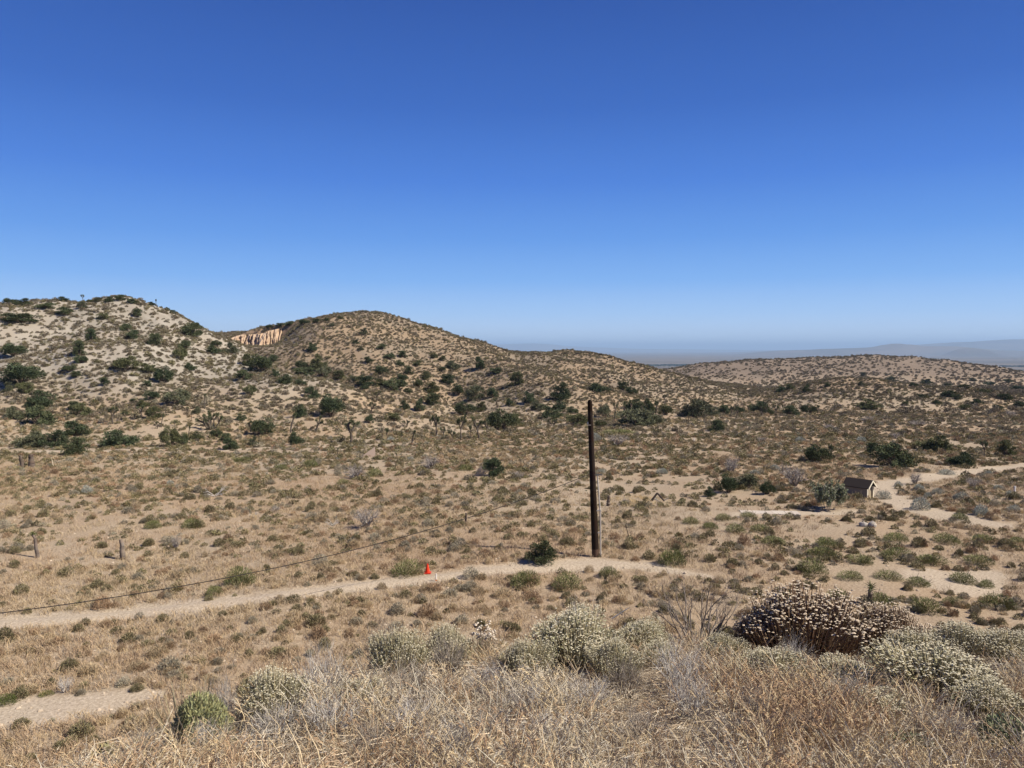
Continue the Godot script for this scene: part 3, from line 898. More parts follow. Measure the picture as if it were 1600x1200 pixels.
func build_trees() -> void:
	var tints := [plant_material("leaf_a", Color(1, 1, 1), .2), plant_material("leaf_b", Color(1.25, 1.12, 1.05), .2), plant_material("leaf_c", Color(.85, .92, .95), .2), plant_material("leaf_d", Color(1.45, 1.3, 1.5), .2)]
	var big := []
	for i in 6:
		big.append(juniper_meshes(4200, Color(.085, .098, .052)))
	for k in [
			[JUNIPERS_PALE_HILL, "dark green juniper bush growing on the pale round-topped hill", "junipers on the pale hill"],
			[JUNIPERS_TAN_HILL, "dark green juniper bush growing on the tan pointed hill", "junipers on the tan hill"],
			[JUNIPERS_FOOT, "dark green juniper bush in the belt at the foot of the hills", "junipers at the foot of the hills"],
			[JUNIPERS_FIELD, "broad dark green juniper bush standing out on the open flat", "junipers on the open flat"],
			[JUNIPERS_PLAIN, "small dark juniper bush on the low hump and flats beyond it", "junipers around the low hump"]]:
		for a in k[0]:
			add_tree("juniper_bush", big[rng.randi() % 6], a[0], a[1], Vector3(a[2] * 1.08, a[3] * 1.22, a[2] * 1.0), juniper_label(k[1], a, k[0] == JUNIPERS_PALE_HILL), "juniper", k[2], tints[[0, 0, 1, 2, 2, 3][rng.randi() % 6]])
	var jt := []
	for i in 10:
		jt.append(joshua_meshes([0, 1, 1, 1, 2, 2, 3, 3, 4, 4][i]))
	for a in JOSHUA_TREES:
		var ratio: float = a[2] / a[3]
		var best := 0
		var miss := 1e9
		for i in 10:
			var e: float = absf(log(jt[i][2] / ratio)) + rng.randf() * .35
			if e < miss:
				miss = e
				best = i
		var wide: float = clampf(ratio / jt[best][2], .6, 1.7)
		add_tree("joshua_tree", jt[best], a[0], a[1], Vector3(a[3] * wide * 1.1, a[3] * 1.2, a[3] * wide * 1.1), joshua_label(best, a), "joshua tree", "joshua trees below the hills")

func build_field_things() -> void:
	# sagebrush, dead shrubs and green brush that stand out on the flat
	var sage := []
	for i in 4:
		sage.append(scrub_mesh(1400, Color(.33, .345, .295), M.leaf, .075, .022, 30, Color(.22, .19, .16), .7))
	for a in SAGES:
		tag(single("sagebrush", sage[rng.randi() % 4], spot(a[0], a[1], -.02), Vector3(a[2] * 1.3, a[3] * 1.35, a[2] * 1.2), rng.randf() * TAU), "round blue-grey sagebrush on the open flat", "sagebrush", "sagebrush on the open flat")
	var dead := []
	for i in 5:
		dead.append(twig_mesh(18, 3, Color(.32, .285, .255), M.twig, .05, .75, .05, 2))
	for a in DEAD_SHRUBS:
		tag(single("bare_shrub", dead[rng.randi() % 5], spot(a[0], a[1], -.02), Vector3(a[2] * 1.05, a[3] * 1.1, a[2]), rng.randf() * TAU), "leafless grey twiggy shrub on the open flat", "shrub", "leafless shrubs on the open flat")
	var green := []
	for i in 5:
		green.append(scrub_mesh(1700, Color(.16, .172, .07), M.leaf, .09, .014, 40, Color(.2, .18, .1), .9))
	for a in GREEN_SHRUBS:
		tag(single("green_brush", green[rng.randi() % 5], spot(a[0], a[1], -.02), Vector3(a[2] * 1.35, a[3] * 1.3, a[2] * 1.15), rng.randf() * TAU), "fresh green broom-like brush on the dry field", "shrub", "green brush on the dry field")

	# utility pole
	var p := base_node("utility_pole", spot(4.35, 39.6, -.1))
	var g := Geo.new()
	var top := Vector3(-.34, 8.15, 0)
	var tar := Color(.026, .018, .014)
	for i in 16:
		var a := top * (i / 16.0)
		var b := top * ((i + 1) / 16.0)
		g.tube(a, b, lerpf(.19, .125, i / 16.0), lerpf(.19, .125, (i + 1) / 16.0), 14, vary(tar, .2) if i > 0 else Color(.09, .058, .04))
	g.tube(top, top + Vector3(-.004, .12, 0), .125, .07, 14, tar)
	g.disc(top + Vector3(-.004, .12, 0), Vector3.UP, .07, 14, tar)
	part("shaft", g.mesh(M.bark), p)
	g = Geo.new()
	g.tube(Vector3(.25, 0, .06), Vector3(.225, 2.4, .06), .045, .045, 8, Color(.42, .38, .33))
	g.tube(Vector3(.225, 2.4, .06), Vector3(.07, 4.35, .06), .038, .038, 8, Color(.46, .42, .37))
	part("conduit", g.mesh(plain("pipe", Color.WHITE, .55)), p)
	g = Geo.new()
	g.box(Vector3(-.22, 4.36, .02), Vector3(.32, 4.43, .1), Color(.12, .11, .1))
	g.bead(Vector3(-.24, 4.42, .06), .06, .09, Color(.6, .58, .55))
	part("bracket", g.mesh(M.pipe), p)
	for y in [1.35, 2.5]:
		g = Geo.new()
		g.box(Vector3(-.1, y, .02), Vector3(.27, y + .04, .11), Color(.3, .28, .26))
		part("strap", g.mesh(M.pipe), p)
	g = Geo.new()
	g.box(Vector3(-.46, 6.95, -.02), Vector3(-.28, 7.0, .14), Color(.2, .18, .16))
	g.bead(Vector3(-.44, 7.06, .06), .05, .08, Color(.62, .6, .57))
	part("insulator", g.mesh(M.pipe), p)
	tag(p, "tall dark wooden utility pole with a pale conduit strapped beside it", "utility pole")
	# the slack cable that runs from its bracket
	g = Geo.new()
	var last := Vector3.ZERO
	for i in 61:
		var t := 1.7 * i / 60.0
		var q := Vector3(4.1 - 21.6 * t, 1.80 + 3.55 * (t - .85) * (t - .85), -(39.54 - 14.0 * t))
		if i > 0:
			g.tube(last, q, .016, .016, 6, Color(.025, .023, .022))
		last = q
	tag(single("cable", g.mesh(plain("rubber", Color.WHITE, .6)), Vector3.ZERO), "slack black cable hanging from the utility pole across the field", "cable")

	# traffic cone and marker post by the track
	var cone := base_node("traffic_cone", spot(-4.06, 36.55))
	g = Geo.new()
	g.tube(Vector3(0, .03, 0), Vector3(0, .46, 0), .125, .03, 20, Color(.72, .055, .025))
	g.disc(Vector3(0, .46, 0), Vector3.UP, .03, 20, Color(.3, .03, .02))
	part("body", g.mesh(plain("vinyl", Color.WHITE, .45)), cone)
	g = Geo.new()
	g.box(Vector3(-.17, 0, -.17), Vector3(.17, .035, .17), Color(.5, .04, .02))
	part("base", g.mesh(M.vinyl), cone)
	tag(cone, "faded red-orange traffic cone standing at the edge of the dirt track", "traffic cone")
	var mk := base_node("marker_post", spot(-3.5, 35.1), .2)
	g = Geo.new()
	g.box(Vector3(-.035, -.1, -.03), Vector3(.035, .1, .03), Color(.55, .2, .08))
	part("foot", g.mesh(M.vinyl), mk)
	g = Geo.new()
	g.tube(Vector3(0, .1, 0), Vector3(0, .36, 0), .033, .028, 8, Color(.75, .72, .66))
	g.disc(Vector3(0, .36, 0), Vector3.UP, .028, 8, Color(.75, .72, .66))
	part("sleeve", g.mesh(M.vinyl), mk)
	tag(mk, "short white-topped marker post on the track near the traffic cone", "post")

	build_hut()
	# big ragged grey-green bush in front of the hut
	var t := Geo.new()
	var l := Geo.new()
	var tips := []
	for i in 12:
		var a := TAU * i / 12.0 + rng.randf() * .4
		var lean := rng.randf_range(.3, 1.1)
		grow(t, Vector3(cos(a) * .1, -.1, sin(a) * .1), Vector3(cos(a) * lean, 1, sin(a) * lean).normalized(), rng.randf_range(.4, .6), .012, 2, Color(.24, .2, .17), .7, 3, .04)
	for i in range(0, t.v.size(), 3):
		if t.v[i].y > .22 and rng.randf() < .8:
			for j in 4:
				l.leaf(t.v[i] + ball() * .05, (ball() + Vector3.UP * .4).normalized(), .075, .036, rng.randf() * TAU, vary(Color(.15, .165, .10) if rng.randf() < .7 else Color(.26, .25, .19), .3))
	var span := 0.0
	var high := 0.0
	for q in l.v:
		span = maxf(span, maxf(absf(q.x), absf(q.z)) * 2.0)
		high = maxf(high, q.y)
	var bush := base_node("leafy_bush", spot(21.9, 52.9, -.02), 1.0)
	for k in [["stems", t, M.twig], ["foliage", l, M.leaf]]:
		part(k[0], k[1].mesh(k[2]), bush).scale = Vector3(4.1 / span, 2.7 / high, 3.4 / span)
	tag(bush, "large ragged grey-green bush half hiding the small hut", "bush")

	# stumps, posts and fallen wood
	var wood := Color(.13, .10, .08)
	var bleached := Color(.42, .37, .31)
	stump("snag", 6.79, 54.0, .13, .72, .12, wood, "charred upright stump beside the patch of blond grass")
	stump("snag", -20.44, 40.0, .13, 1.05, -.06, Color(.19, .155, .125), "grey dead yucca trunk standing alone on the field")
	stump("snag", -2.82, 46.6, .07, .72, .02, wood, "thin dark snag among the grey scrub behind the cone")
	stump("snag", 15.16, 32.2, .11, .62, .03, Color(.15, .12, .1), "short dark trunk below the green brush, topped with a leaf tuft", true)
	stump("snag", -24.87, 39.9, .09, 1.2, -.16, Color(.15, .12, .1), "slim crooked Joshua tree stem with a single leaf tuft", true)
	stump("snag", -49.9, 78.0, .2, 1.25, -.14, wood, "dark burnt stump by the wash, slimmer of the pair")
	stump("snag", -49.0, 78.1, .3, 1.35, -.05, wood, "dark burnt stump by the wash, thicker of the pair")
	g = Geo.new()
	grow(g, Vector3(0, -.1, 0), Vector3(.05, 1, 0).normalized(), .8, .07, 1, Color(.55, .46, .34), .9, 5, .1)
	tag(single("dead_yucca", g.mesh(M.twig), spot(-46.2, 77.1)), "bleached forked dead yucca near the pair of black stumps", "dead tree")
	g = Geo.new()
	g.tube(Vector3(-.5, .0, 0), Vector3(-.05, .62, 0), .09, .07, 7, Color(.075, .055, .045))
	g.tube(Vector3(-.05, .62, 0), Vector3(.45, .05, .1), .07, .05, 7, Color(.06, .045, .04))
	g.tube(Vector3(.4, .1, .08), Vector3(.75, .3, .15), .045, .02, 6, bleached)
	g.tube(Vector3(-.3, .25, 0), Vector3(.1, .05, .4), .05, .03, 6, bleached)
	tag(single("dead_log", g.mesh(M.twig), spot(10.66, 55.8)), "bent charred log propped on the blond grass patch", "log")
	g = Geo.new()
	g.tube(Vector3(.13, -.2, 0), Vector3(-.16, .92, 0), .022, .02, 6, Color(.05, .042, .038))
	g.disc(Vector3(-.16, .92, 0), Vector3.UP, .02, 6, Color(.05, .042, .038))
	tag(single("metal_stake", g.mesh(M.pipe), spot(6.6, 43.2)), "thin dark stake leaning in the field behind the utility pole", "stake")
	for q in [[25.29, 106.6, .75, .05, "thin white post beyond the flat, near a dark juniper"], [38.4, 58.4, .5, .07, "short white stub by the sandy track and blue-grey sagebrush"]]:
		g = Geo.new()
		g.tube(Vector3(0, -.1, 0), Vector3(.03, q[2], 0), q[3], q[3], 8, Color(.7, .66, .6))
		g.disc(Vector3(.03, q[2], 0), Vector3.UP, q[3], 8, Color(.7, .66, .6))
		tag(single("white_post", g.mesh(M.pipe), spot(q[0], q[1])), q[4], "post")
	# fallen bleached branches
	for q in [[-22.6, 58.0, 2.0, 1.05, "heap of long bleached fallen branches on the field"], [-11.1, 47.2, 1.0, .75, "gnarled white dead branch beside a grey bare shrub"], [-17.0, 50.0, .9, .45, "small bleached dead branch lying in the scrub"]]:
		g = Geo.new()
		for i in 7:
			var a := rng.randf_range(-.7, .7) + (PI if i % 3 == 0 else 0.0)
			grow(g, Vector3(rng.randfn() * .08, .02, rng.randfn() * .08), Vector3(cos(a), rng.randf_range(.25, .7), sin(a)).normalized(), .5, .022, 1, Color(.47, .43, .39), .6, 4, .0)
		fit_unit(g)
		tag(single("fallen_branch", g.mesh(M.twig), spot(q[0], q[1]), Vector3(q[2], q[3], q[2] * .8), .3), q[4], "branch")
	# pale bush and green tufts by the near track
	tag(single("pale_brush", twig_mesh(40, 2, Color(.52, .49, .45), M.twig, .012, .5, .16, 2), spot(-14.16, 23.95), Vector3(.78, .62, .7)), "pale silvery dead brush at the edge of the near sandy track", "shrub")
	tag(single("green_brush", scrub_mesh(1500, Color(.09, .115, .035), M.leaf, .07, .02, 30, Color(.2, .18, .1), .8), spot(-15.5, 23.1), Vector3(.7, .42, .6)), "dark green low brush at the very edge of the near track", "shrub")
	tag(single("green_brush", scrub_mesh(1500, Color(.17, .175, .05), M.leaf, .07, .014, 30, Color(.2, .18, .1), .8), spot(-14.65, 23.75), Vector3(.6, .25, .5)), "low yellow-green tuft beside the pale silvery brush", "shrub")
	# rocks
	for q in [[21.4, 46.4, .6, .42, .5, "dark-sided pale boulder of the pair in the straw grass"], [21.8, 46.2, .5, .5, .42, "taller pale boulder of the pair in the straw grass"]]:
		tag(single("boulder", rock_mesh(Color(.36, .32, .275), int(q[0] * 10)), spot(q[0], q[1], .08), Vector3(q[2], q[3], q[4]), q[0]), q[5], "boulder")
	# the slab that lies in the sand and the tilted sheet at the far side of the flat
	g = Geo.new()
	for i in 9:
		var x := -1.9 + i * .42 + rng.randf() * .06
		g.box(Vector3(x, -.1, -.55 + rng.randf() * .12), Vector3(x + .40, .07 + rng.randf() * .02, .5 + rng.randf() * .14), vary(Color(.46, .40, .33), .08))
	tag(single("concrete_slab", g.mesh(M.stone), spot(16.9, 50.2, -.02), Vector3.ONE, -.12), "broken pale concrete slab lying in the sand near the hut", "slab")
	g = Geo.new()
	var c0 := Vector3(-.95, 0, .4)
	var c1 := Vector3(.75, 0, .3)
	var c2 := Vector3(.62, 1.12, -.25)
	var off := Vector3(0, .02, -.12)
	var rust := Color(.34, .255, .2)
	g.tri(c0, c2, c1, rust)
	g.tri(c0 + off, c1 + off, c2 + off, rust)
	g.quad(c0, c0 + off, c2 + off, c2, rust)
	g.quad(c1, c2, c2 + off, c1 + off, rust)
	g.quad(c0, c1, c1 + off, c0 + off, rust)
	tag(single("tilted_sheet", g.mesh(M.stone), spot(-16.7, 89.6)), "triangular brown sheet tilted up out of the scrub", "sheet")

func stump(called: String, x: float, d: float, r: float, h: float, lean: float, col: Color, label: String, tuft := false) -> void:
	var o := base_node(called, spot(x, d))
	var g := Geo.new()
	var q := Vector3(0, -.15, 0)
	for i in 6:
		var e := Vector3(lean * h * pow((i + 1) / 6.0, 1.5) + rng.randfn() * .015, h * (i + 1) / 6.0, rng.randfn() * .015)
		g.tube(q, e, r * (1.15 - .08 * i), r * (1.15 - .08 * (i + 1)), 8, vary(col, .2))
		q = e
	g.disc(q, Vector3.UP, r * .67, 8, col)
	for i in 14:
		g.leaf(Vector3(lean * h * .6, h * rng.randf(), 0) + ball() * r * .8, (ball() + Vector3.DOWN * .5).normalized(), r * 1.1, r * .3, rng.randf() * TAU, vary(col, .3))
	part("trunk", g.mesh(M.bark), o)
	if tuft:
		var l := Geo.new()
		rosette(l, q + Vector3(0, r, 0), Vector3.UP, r * 2.6, Color(.13, .14, .06), 50)
		part("leaf_tuft", l.mesh(M.leaf), o)
	tag(o, label, "stump")

func build_hut() -> void:
	var o := base_node("hut", spot(26.45, 58.3, -.05), .72)
	var cream := Color(.62, .56, .43)
	var dark := Color(.035, .025, .022)
	# the gable looks along +z, which the turn swings towards the sunny side
	var hw := .55
	var hl := .85
	var wall_h := .98
	var ridge_h := 1.42
	for s in [-1.0, 1.0]:
		var g := Geo.new()
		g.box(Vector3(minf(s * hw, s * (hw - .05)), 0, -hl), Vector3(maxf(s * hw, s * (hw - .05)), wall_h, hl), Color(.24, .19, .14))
		part("side_wall", g.mesh(M.stone), o)
	var f := Geo.new()
	f.box(Vector3(-hw + .05, 0, -hl), Vector3(hw - .05, wall_h, -hl + .05), cream)
	part("back_wall", f.mesh(M.stone), o)
	f = Geo.new()
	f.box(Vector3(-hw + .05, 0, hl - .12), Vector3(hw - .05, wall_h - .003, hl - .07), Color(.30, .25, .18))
	part("front_wall", f.mesh(M.stone), o)
	f = Geo.new()
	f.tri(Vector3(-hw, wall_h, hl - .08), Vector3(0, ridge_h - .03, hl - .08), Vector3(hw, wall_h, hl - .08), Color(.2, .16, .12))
	f.tri(Vector3(-hw, wall_h, -hl + .02), Vector3(hw, wall_h, -hl + .02), Vector3(0, ridge_h - .03, -hl + .02), cream)
	part("gable", f.mesh(M.stone), o)
	for s in [-1.0, 1.0]:
		f = Geo.new()
		f.box(Vector3(s * (hw - .06) - .055, 0, hl - .05), Vector3(s * (hw - .06) + .055, wall_h - .01, hl + .05), cream)
		part("corner_post", f.mesh(M.stone), o)
		f = Geo.new()
		var e := Vector3(s * (hw + .16), wall_h - .11, 0)
		var r := Vector3(0, ridge_h, 0)
		var th := Vector3(0, .05, 0)
		var z0 := Vector3(0, 0, -hl - .14)
		var z1 := Vector3(0, 0, hl + .2)
		f.quad(e + z0 + th, r + z0 + th, r + z1 + th, e + z1 + th, dark)
		f.quad(e + z0, e + z1, r + z1, r + z0, dark)
		f.quad(e + z0, e + z0 + th, e + z1 + th, e + z1, dark)
		f.quad(e + z1, e + z1 + th, r + z1 + th, r + z1, dark)
		f.quad(e + z0, r + z0, r + z0 + th, e + z0 + th, dark)
		part("roof_slope", f.mesh(plain("roofing", Color.WHITE, .8)), o)
		f = Geo.new()
		var n := Vector3(0, 0, .03)
		var dn := Vector3(0, -.08, 0)
		f.quad(e + z1 + n + th, r + z1 + n + th, r + z1 + n + dn, e + z1 + n + dn, cream)
		f.quad(e + z1 + n * .1 + th, e + z1 + n * .1 + dn, r + z1 + n * .1 + dn, r + z1 + n * .1 + th, cream)
		f.quad(e + z1 + n * .1 + th, r + z1 + n * .1 + th, r + z1 + n + th, e + z1 + n + th, cream)
		f.quad(e + z1 + n * .1 + dn, e + z1 + n + dn, r + z1 + n + dn, r + z1 + n * .1 + dn, cream)
		f.quad(e + z1 + n * .1 + dn, e + z1 + n * .1 + th, e + z1 + n + th, e + z1 + n + dn, cream)
		part("barge_board", f.mesh(M.stone), o)
	tag(o, "small cream hut with a dark gabled roof beside the sandy track", "hut")

func build_far() -> void:
	# houses scattered on the flat behind the low far hill
	var house_spots := [[505.0, 985.0, 12.0, .3, 0], [540.0, 1010.0, 9.0, 1.2, 1], [560.0, 995.0, 14.0, .1, 0], [470.0, 1000.0, 8.0, .8, 1], [592.0, 1040.0, 10.0, .5, 2], [615.0, 1010.0, 8.0, 1.5, 0], [655.0, 1060.0, 12.0, .2, 2], [690.0, 1045.0, 9.0, .9, 0], [725.0, 1090.0, 13.0, .4, 1]]
	var words := ["white-walled house with a pale roof in the far scatter of dwellings", "white-walled house with a grey roof in the far scatter of dwellings", "tan-walled house with a brown roof in the far scatter of dwellings"]
	var wall_c := [Color(.66, .63, .58), Color(.62, .59, .54), Color(.4, .32, .24)]
	var roof_c := [Color(.55, .52, .48), Color(.2, .19, .19), Color(.16, .1, .075)]
	for q in house_spots:
		var o := base_node("house", spot(q[0], q[1], -.3), q[3])
		var w: float = q[2]
		var k: int = q[4]
		var f := Geo.new()
		f.box(Vector3(-w * .5, 0, -w * .3), Vector3(w * .5, 3.0, w * .3), wall_c[k])
		part("wall", f.mesh(M.stone), o)
		f = Geo.new()
		var a := Vector3(-w * .54, 3.0, 0)
		var b := Vector3(w * .54, 3.0, 0)
		var z := Vector3(0, -.15, w * .36)
		var up := Vector3(0, w * .16, 0)
		f.quad(a + z, b + z, b + up, a + up, roof_c[k])
		f.quad(a + up, b + up, b + Vector3(0, -.15, -w * .36), a + Vector3(0, -.15, -w * .36), roof_c[k])
		f.tri(a + z, a + up, a + Vector3(0, -.15, -w * .36), wall_c[k])
		f.tri(b + z, b + Vector3(0, -.15, -w * .36), b + up, wall_c[k])
		part("roof", f.mesh(M.stone), o)
		tag(o, words[k], "house", "far scatter of dwellings")
	# long white sheds and the pale road on the plain
	for q in [[3080.0, 5550.0, 110.0, 60.0, "long white shed beside the pale road on the plain"], [3720.0, 6000.0, 130.0, 45.0, "longest white shed far out on the plain"]]:
		var f := Geo.new()
		f.box(Vector3(-q[2] * .5, 0, -q[3]), Vector3(q[2] * .5, 7, q[3]), Color(.75, .74, .72))
		tag(single("far_shed", f.mesh(M.stone), spot(q[0], q[1], -1.0)), q[4], "shed")
	var rd := Geo.new()
	var prev := []
	for i in 61:
		var x: float = lerpf(2500.0, 5200.0, i / 60.0)
		var d: float = 5250.0 - 900.0 * pow(i / 60.0, 1.3)
		var now := [spot(x, d - 28.0, 2.0), spot(x, d + 28.0, 2.0)]
		if i > 0:
			rd.quad(prev[0], prev[1], now[1], now[0], Color(.56, .5, .43))
		prev = now
	var road := single("road", rd.mesh(M.stone), Vector3.ZERO)
	road.set_meta("kind", "structure")
	tag(road, "pale straight road crossing the far plain", "road")
	# far woodland on the plain, one dark line
	var tree := Geo.new()
	for i in 60:
		var u := ball()
		tree.leaf(Vector3(0, .55, 0) + u * .4 * Vector3(1, .9, 1), (u + ball() * .5).normalized(), .3, .24, rng.randf() * TAU, vary(Color(.05, .065, .035), .3))
	tree.tube(Vector3(0, -.05, 0), Vector3(0, .5, 0), .05, .03, 5, Color(.12, .09, .07))
	var mesh := tree.mesh(M.leaf)
	var spots := []
	for i in 2600:
		var strip := i % 4 == 0
		var x := rng.randf_range(900.0, 2650.0) if not strip else rng.randf_range(3800.0, 5200.0)
		var d := (6500.0 + (x - 900.0) * .25 + rng.randfn() * 180.0) if not strip else (5900.0 + rng.randfn() * 120.0)
		if broad.get_noise_2d(x * .06, d * .06) < -.12:
			continue
		var s := rng.randf_range(7.0, 15.0)
		spots.append([Transform3D(Basis(Vector3.UP, rng.randf() * TAU).scaled(Vector3(s * 1.3, s, s * 1.3)), spot(x, d)), Color(1, 1, 1)])
	scatter("far_woodland", "trees", [mesh], [spots], "dark line of trees far out on the plain", "woodland")

func seen(x: float, d: float, h: float) -> bool:   # whether the brow of the knoll leaves it in view
	if absf(x) > d * .685 + .3:
		return false
	var y := ground_height(x, d) + h
	for k in [4.5, 6.0, 7.0, 8.0, 9.0, 10.0, 12.0]:
		if k < d - .5 and knoll(x * k / d, k) + .25 > lerpf(EYE, y, k / d):
			return false
	return true

func place_label(what: String, a: Array) -> String:
	var x: float = a[0]
	var d: float = a[1]
	var size := "tiny " if a[2] < .5 else ("" if a[2] < .85 else "broad ")
	var where := "on the open flat between the track and the hills"
	if rise(x, d) > 3.0:
		where = "on the slope of the pale round-topped hill" if x < -d * .3 else "on the slope of the tan pointed hill"
	elif Vector2(x - 26.0, d - 57.0).length() < 9.0:
		where = "around the small hut and its sandy track"
	elif Vector2(x - 4.4, d - 39.6).length() < 4.5:
		where = "near the foot of the utility pole"
	elif Vector2(x + 4.0, d - 36.0).length() < 4.0:
		where = "close to the traffic cone"
	elif track_near("main", x, d) > -1.5 and track_list["main"][1].has_point(Vector2(x, d)) and min_track("main", x, d) < 2.5:
		where = "along the edge of the dirt track"
	elif d < 38.0 and d < 30.0 + (x + 20.0) * .25:
		where = "between the knoll and the dirt track"
	elif x > 12.0 and d < 52.0:
		where = "in the straw grass before the hut"
	elif d > 85.0:
		where = "near the foot of the hills"
	return size + what + " " + where

func min_track(k: String, x: float, d: float) -> float:
	var best := 1e9
	for q in TRACKS[k]:
		best = minf(best, Vector2(x - q[0], d - q[1]).length())
	return best

func build_scrub() -> void:
	# [leaf colour, leaf length, leaf width, twig colour, upright]
	var kinds := {
		"olive": [Color(.20, .175, .098), .11, .036, Color(.22, .17, .12), .7],
		"straw": [Color(.40, .315, .20), .14, .02, Color(.36, .26, .16), .9],
		"grey": [Color(.275, .245, .18), .10, .032, Color(.26, .22, .17), .6],
		"rust": [Color(.31, .215, .135), .12, .024, Color(.25, .17, .11), .8],
		"hill": [Color(.20, .168, .118), .12, .04, Color(.17, .13, .1), .6],
	}
	var near_mesh := {}
	var far_mesh := {}
	var lists := {}
	for k in kinds:
		var a: Array = kinds[k]
		near_mesh[k] = []
		far_mesh[k] = []
		lists[k] = []
		for i in 5:
			near_mesh[k].append(scrub_mesh(850, a[0], M.leaf, a[1], a[2], 36, a[3], a[4]))
			far_mesh[k].append(scrub_mesh(150, a[0], M.leaf, a[1] * 1.9, a[2] * 2.6, 5, a[3], a[4]))
	# open flat
	for i in 30000:
		var d := sqrt(rng.randf_range(19.0 * 19.0, 125.0 * 125.0))
		var x := rng.randf_range(-.74, .74) * d
		var b := broad.get_noise_2d(x * 1.5 + 80.0, d * 1.5)
		var e := fine.get_noise_2d(x * .7, d * .7 + 40.0)
		if e + b * .6 < rng.randf_range(-.55, .12):
			continue
		if on_track(x, d) > rng.randf_range(.0, .45) or knoll(x, d) > ground_height(x, d) - .4:
			continue
		var m := rise(x, d)
		if m > 3.0:
			continue
		var r := rng.randf() + b * .5
		var k := "olive" if r < .5 else ("grey" if r < .72 else ("rust" if r < .86 else "straw"))
		var w := rng.randf_range(.22, .62) * (1.0 + (.7 if rng.randf() < .18 else 0.0)) * (1.0 + clampf((d - 40.0) / 90.0, 0.0, 1.0) * .3)
		var h := w * rng.randf_range(.42, .8)
		lists[k].append([x, d, w, h])
	# hillsides
	for i in 120000:
		var d := sqrt(rng.randf_range(95.0 * 95.0, 400.0 * 400.0))
		var x := rng.randf_range(-.72, .72) * d
		var b := broad.get_noise_2d(x * .8 + 80.0, d * .8)
		if b + fine.get_noise_2d(x * .3, d * .3) * .8 < rng.randf_range(-.9, .15) - .3:
			continue
		var m := rise(x, d)
		if on_track(x, d) > 0.0 or (m < 3.0 and (d < 118.0 or rng.randf() < .45)):
			continue
		var w := rng.randf_range(.5, 1.1) * (1.0 + (.7 if rng.randf() < .1 else 0.0))
		var pick := rng.randf()
		if m < 3.0:
			pick += .28
		lists["hill" if pick < .62 else ("olive" if pick < .9 else ("grey" if pick < 1.1 else "straw"))].append([x, d, w, w * rng.randf_range(.45, .75)])
	# beyond the hills
	for i in 30000:
		var d := sqrt(rng.randf_range(400.0 * 400.0, 1250.0 * 1250.0))
		var x := rng.randf_range(.02, .74) * d
		if broad.get_noise_2d(x * .3, d * .3) < rng.randf_range(-.8, .25):
			continue
		var w := rng.randf_range(1.4, 3.4)
		lists["hill"].append([x, d, w, w * rng.randf_range(.45, .7)])
	# thicker dark scrub on the flats to the side of the low hump
	for i in 1500:
		var d := sqrt(rng.randf_range(190.0 * 190.0, 640.0 * 640.0))
		var x := rng.randf_range(.40, .74) * d
		var w := rng.randf_range(1.2, 3.2)
		if rise(x, d) < 5.0 and broad.get_noise_2d(x, d) > -.15:
			lists["hill"].append([x, d, w, w * rng.randf_range(.5, .8)])
	var words := {
		"olive": ["olive_scrub", "olive-green scrub clump", "olive scrub clumps on the field"],
		"straw": ["straw_brush", "straw-coloured dry brush", "straw brush on the field"],
		"grey": ["grey_scrub", "grey-leaved scrub clump", "grey scrub clumps on the field"],
		"rust": ["rust_brush", "rust-brown dry brush", "rust brush on the field"],
		"hill": ["hill_scrub", "dark brown scrub clump", "scrub clumps on the slopes"],
	}
	for k in lists:
		var all: Array = lists[k]
		for a in all:
			a.append((a[2] + a[3]) / a[1] if seen(a[0], a[1], a[3]) else 0.0)
		all.sort_custom(func(p, q): return p[4] > q[4])
		var shades := []
		for i in 5:
			shades.append(plant_material("%s_%d" % [k, i], Color.WHITE * (.78 + .11 * i), .2))
		var rest := [[], [], [], [], []]
		for i in all.size():
			var a: Array = all[i]
			var turn := rng.randf() * TAU
			if i < 300:
				tag(single(words[k][0], near_mesh[k][i % 5] if a[1] < 90.0 else far_mesh[k][i % 5], spot(a[0], a[1], -.02), Vector3(a[2], a[3], a[2] * rng.randf_range(.8, 1.1)), turn, shades[rng.randi() % 5]), place_label(words[k][1], a), "scrub", words[k][2])
			else:
				var t := rng.randf_range(.75, 1.2)
				rest[i % 5].append([Transform3D(Basis(Vector3.UP, turn).scaled_local(Vector3(a[2], a[3], a[2])), spot(a[0], a[1], -.02)), Color(t * rng.randf_range(.96, 1.06), t, t * rng.randf_range(.9, 1.04))])
		scatter(words[k][0] + "_cover", "clumps", far_mesh[k], rest, "far low " + words[k][0].replace("_", " ") + " dotting the flats and slopes in great number", "scrub")
	# dry grass over the flat
	var tufts := []
	for i in 5:
		tufts.append(grass_mesh(22, .3, .012, false, .12))
	var lots := [[], [], [], [], []]
	for i in 36000:
		var d := 19.0 + pow(rng.randf(), 1.4) * 72.0
		var x := rng.randf_range(-.72, .72) * d
		var b := broad.get_noise_2d(x * 1.2 + 80.0, d * 1.2)
		var blond: float = exp(-Vector2((x - 9.4) / 2.2, (d - 56.0) / 2.4).length_squared())
		if b < rng.randf_range(-.5, .35) and blond < .3:
			continue
		if on_track(x, d) > rng.randf_range(-.02, .25) or knoll(x, d) > ground_height(x, d) - .3:
			continue
		var c := Color(.48, .38, .255).lerp(Color(.42, .31, .205), clampf(.5 + fine.get_noise_2d(x * .3, d * .3) * 2.0, 0.0, 1.0))
		if rng.randf() < .3:
			c = Color(.47, .36, .22)
		c = c.lerp(Color(.62, .48, .27), clampf(blond * 1.5, 0.0, 1.0))
		var s := rng.randf_range(.5, 1.15)
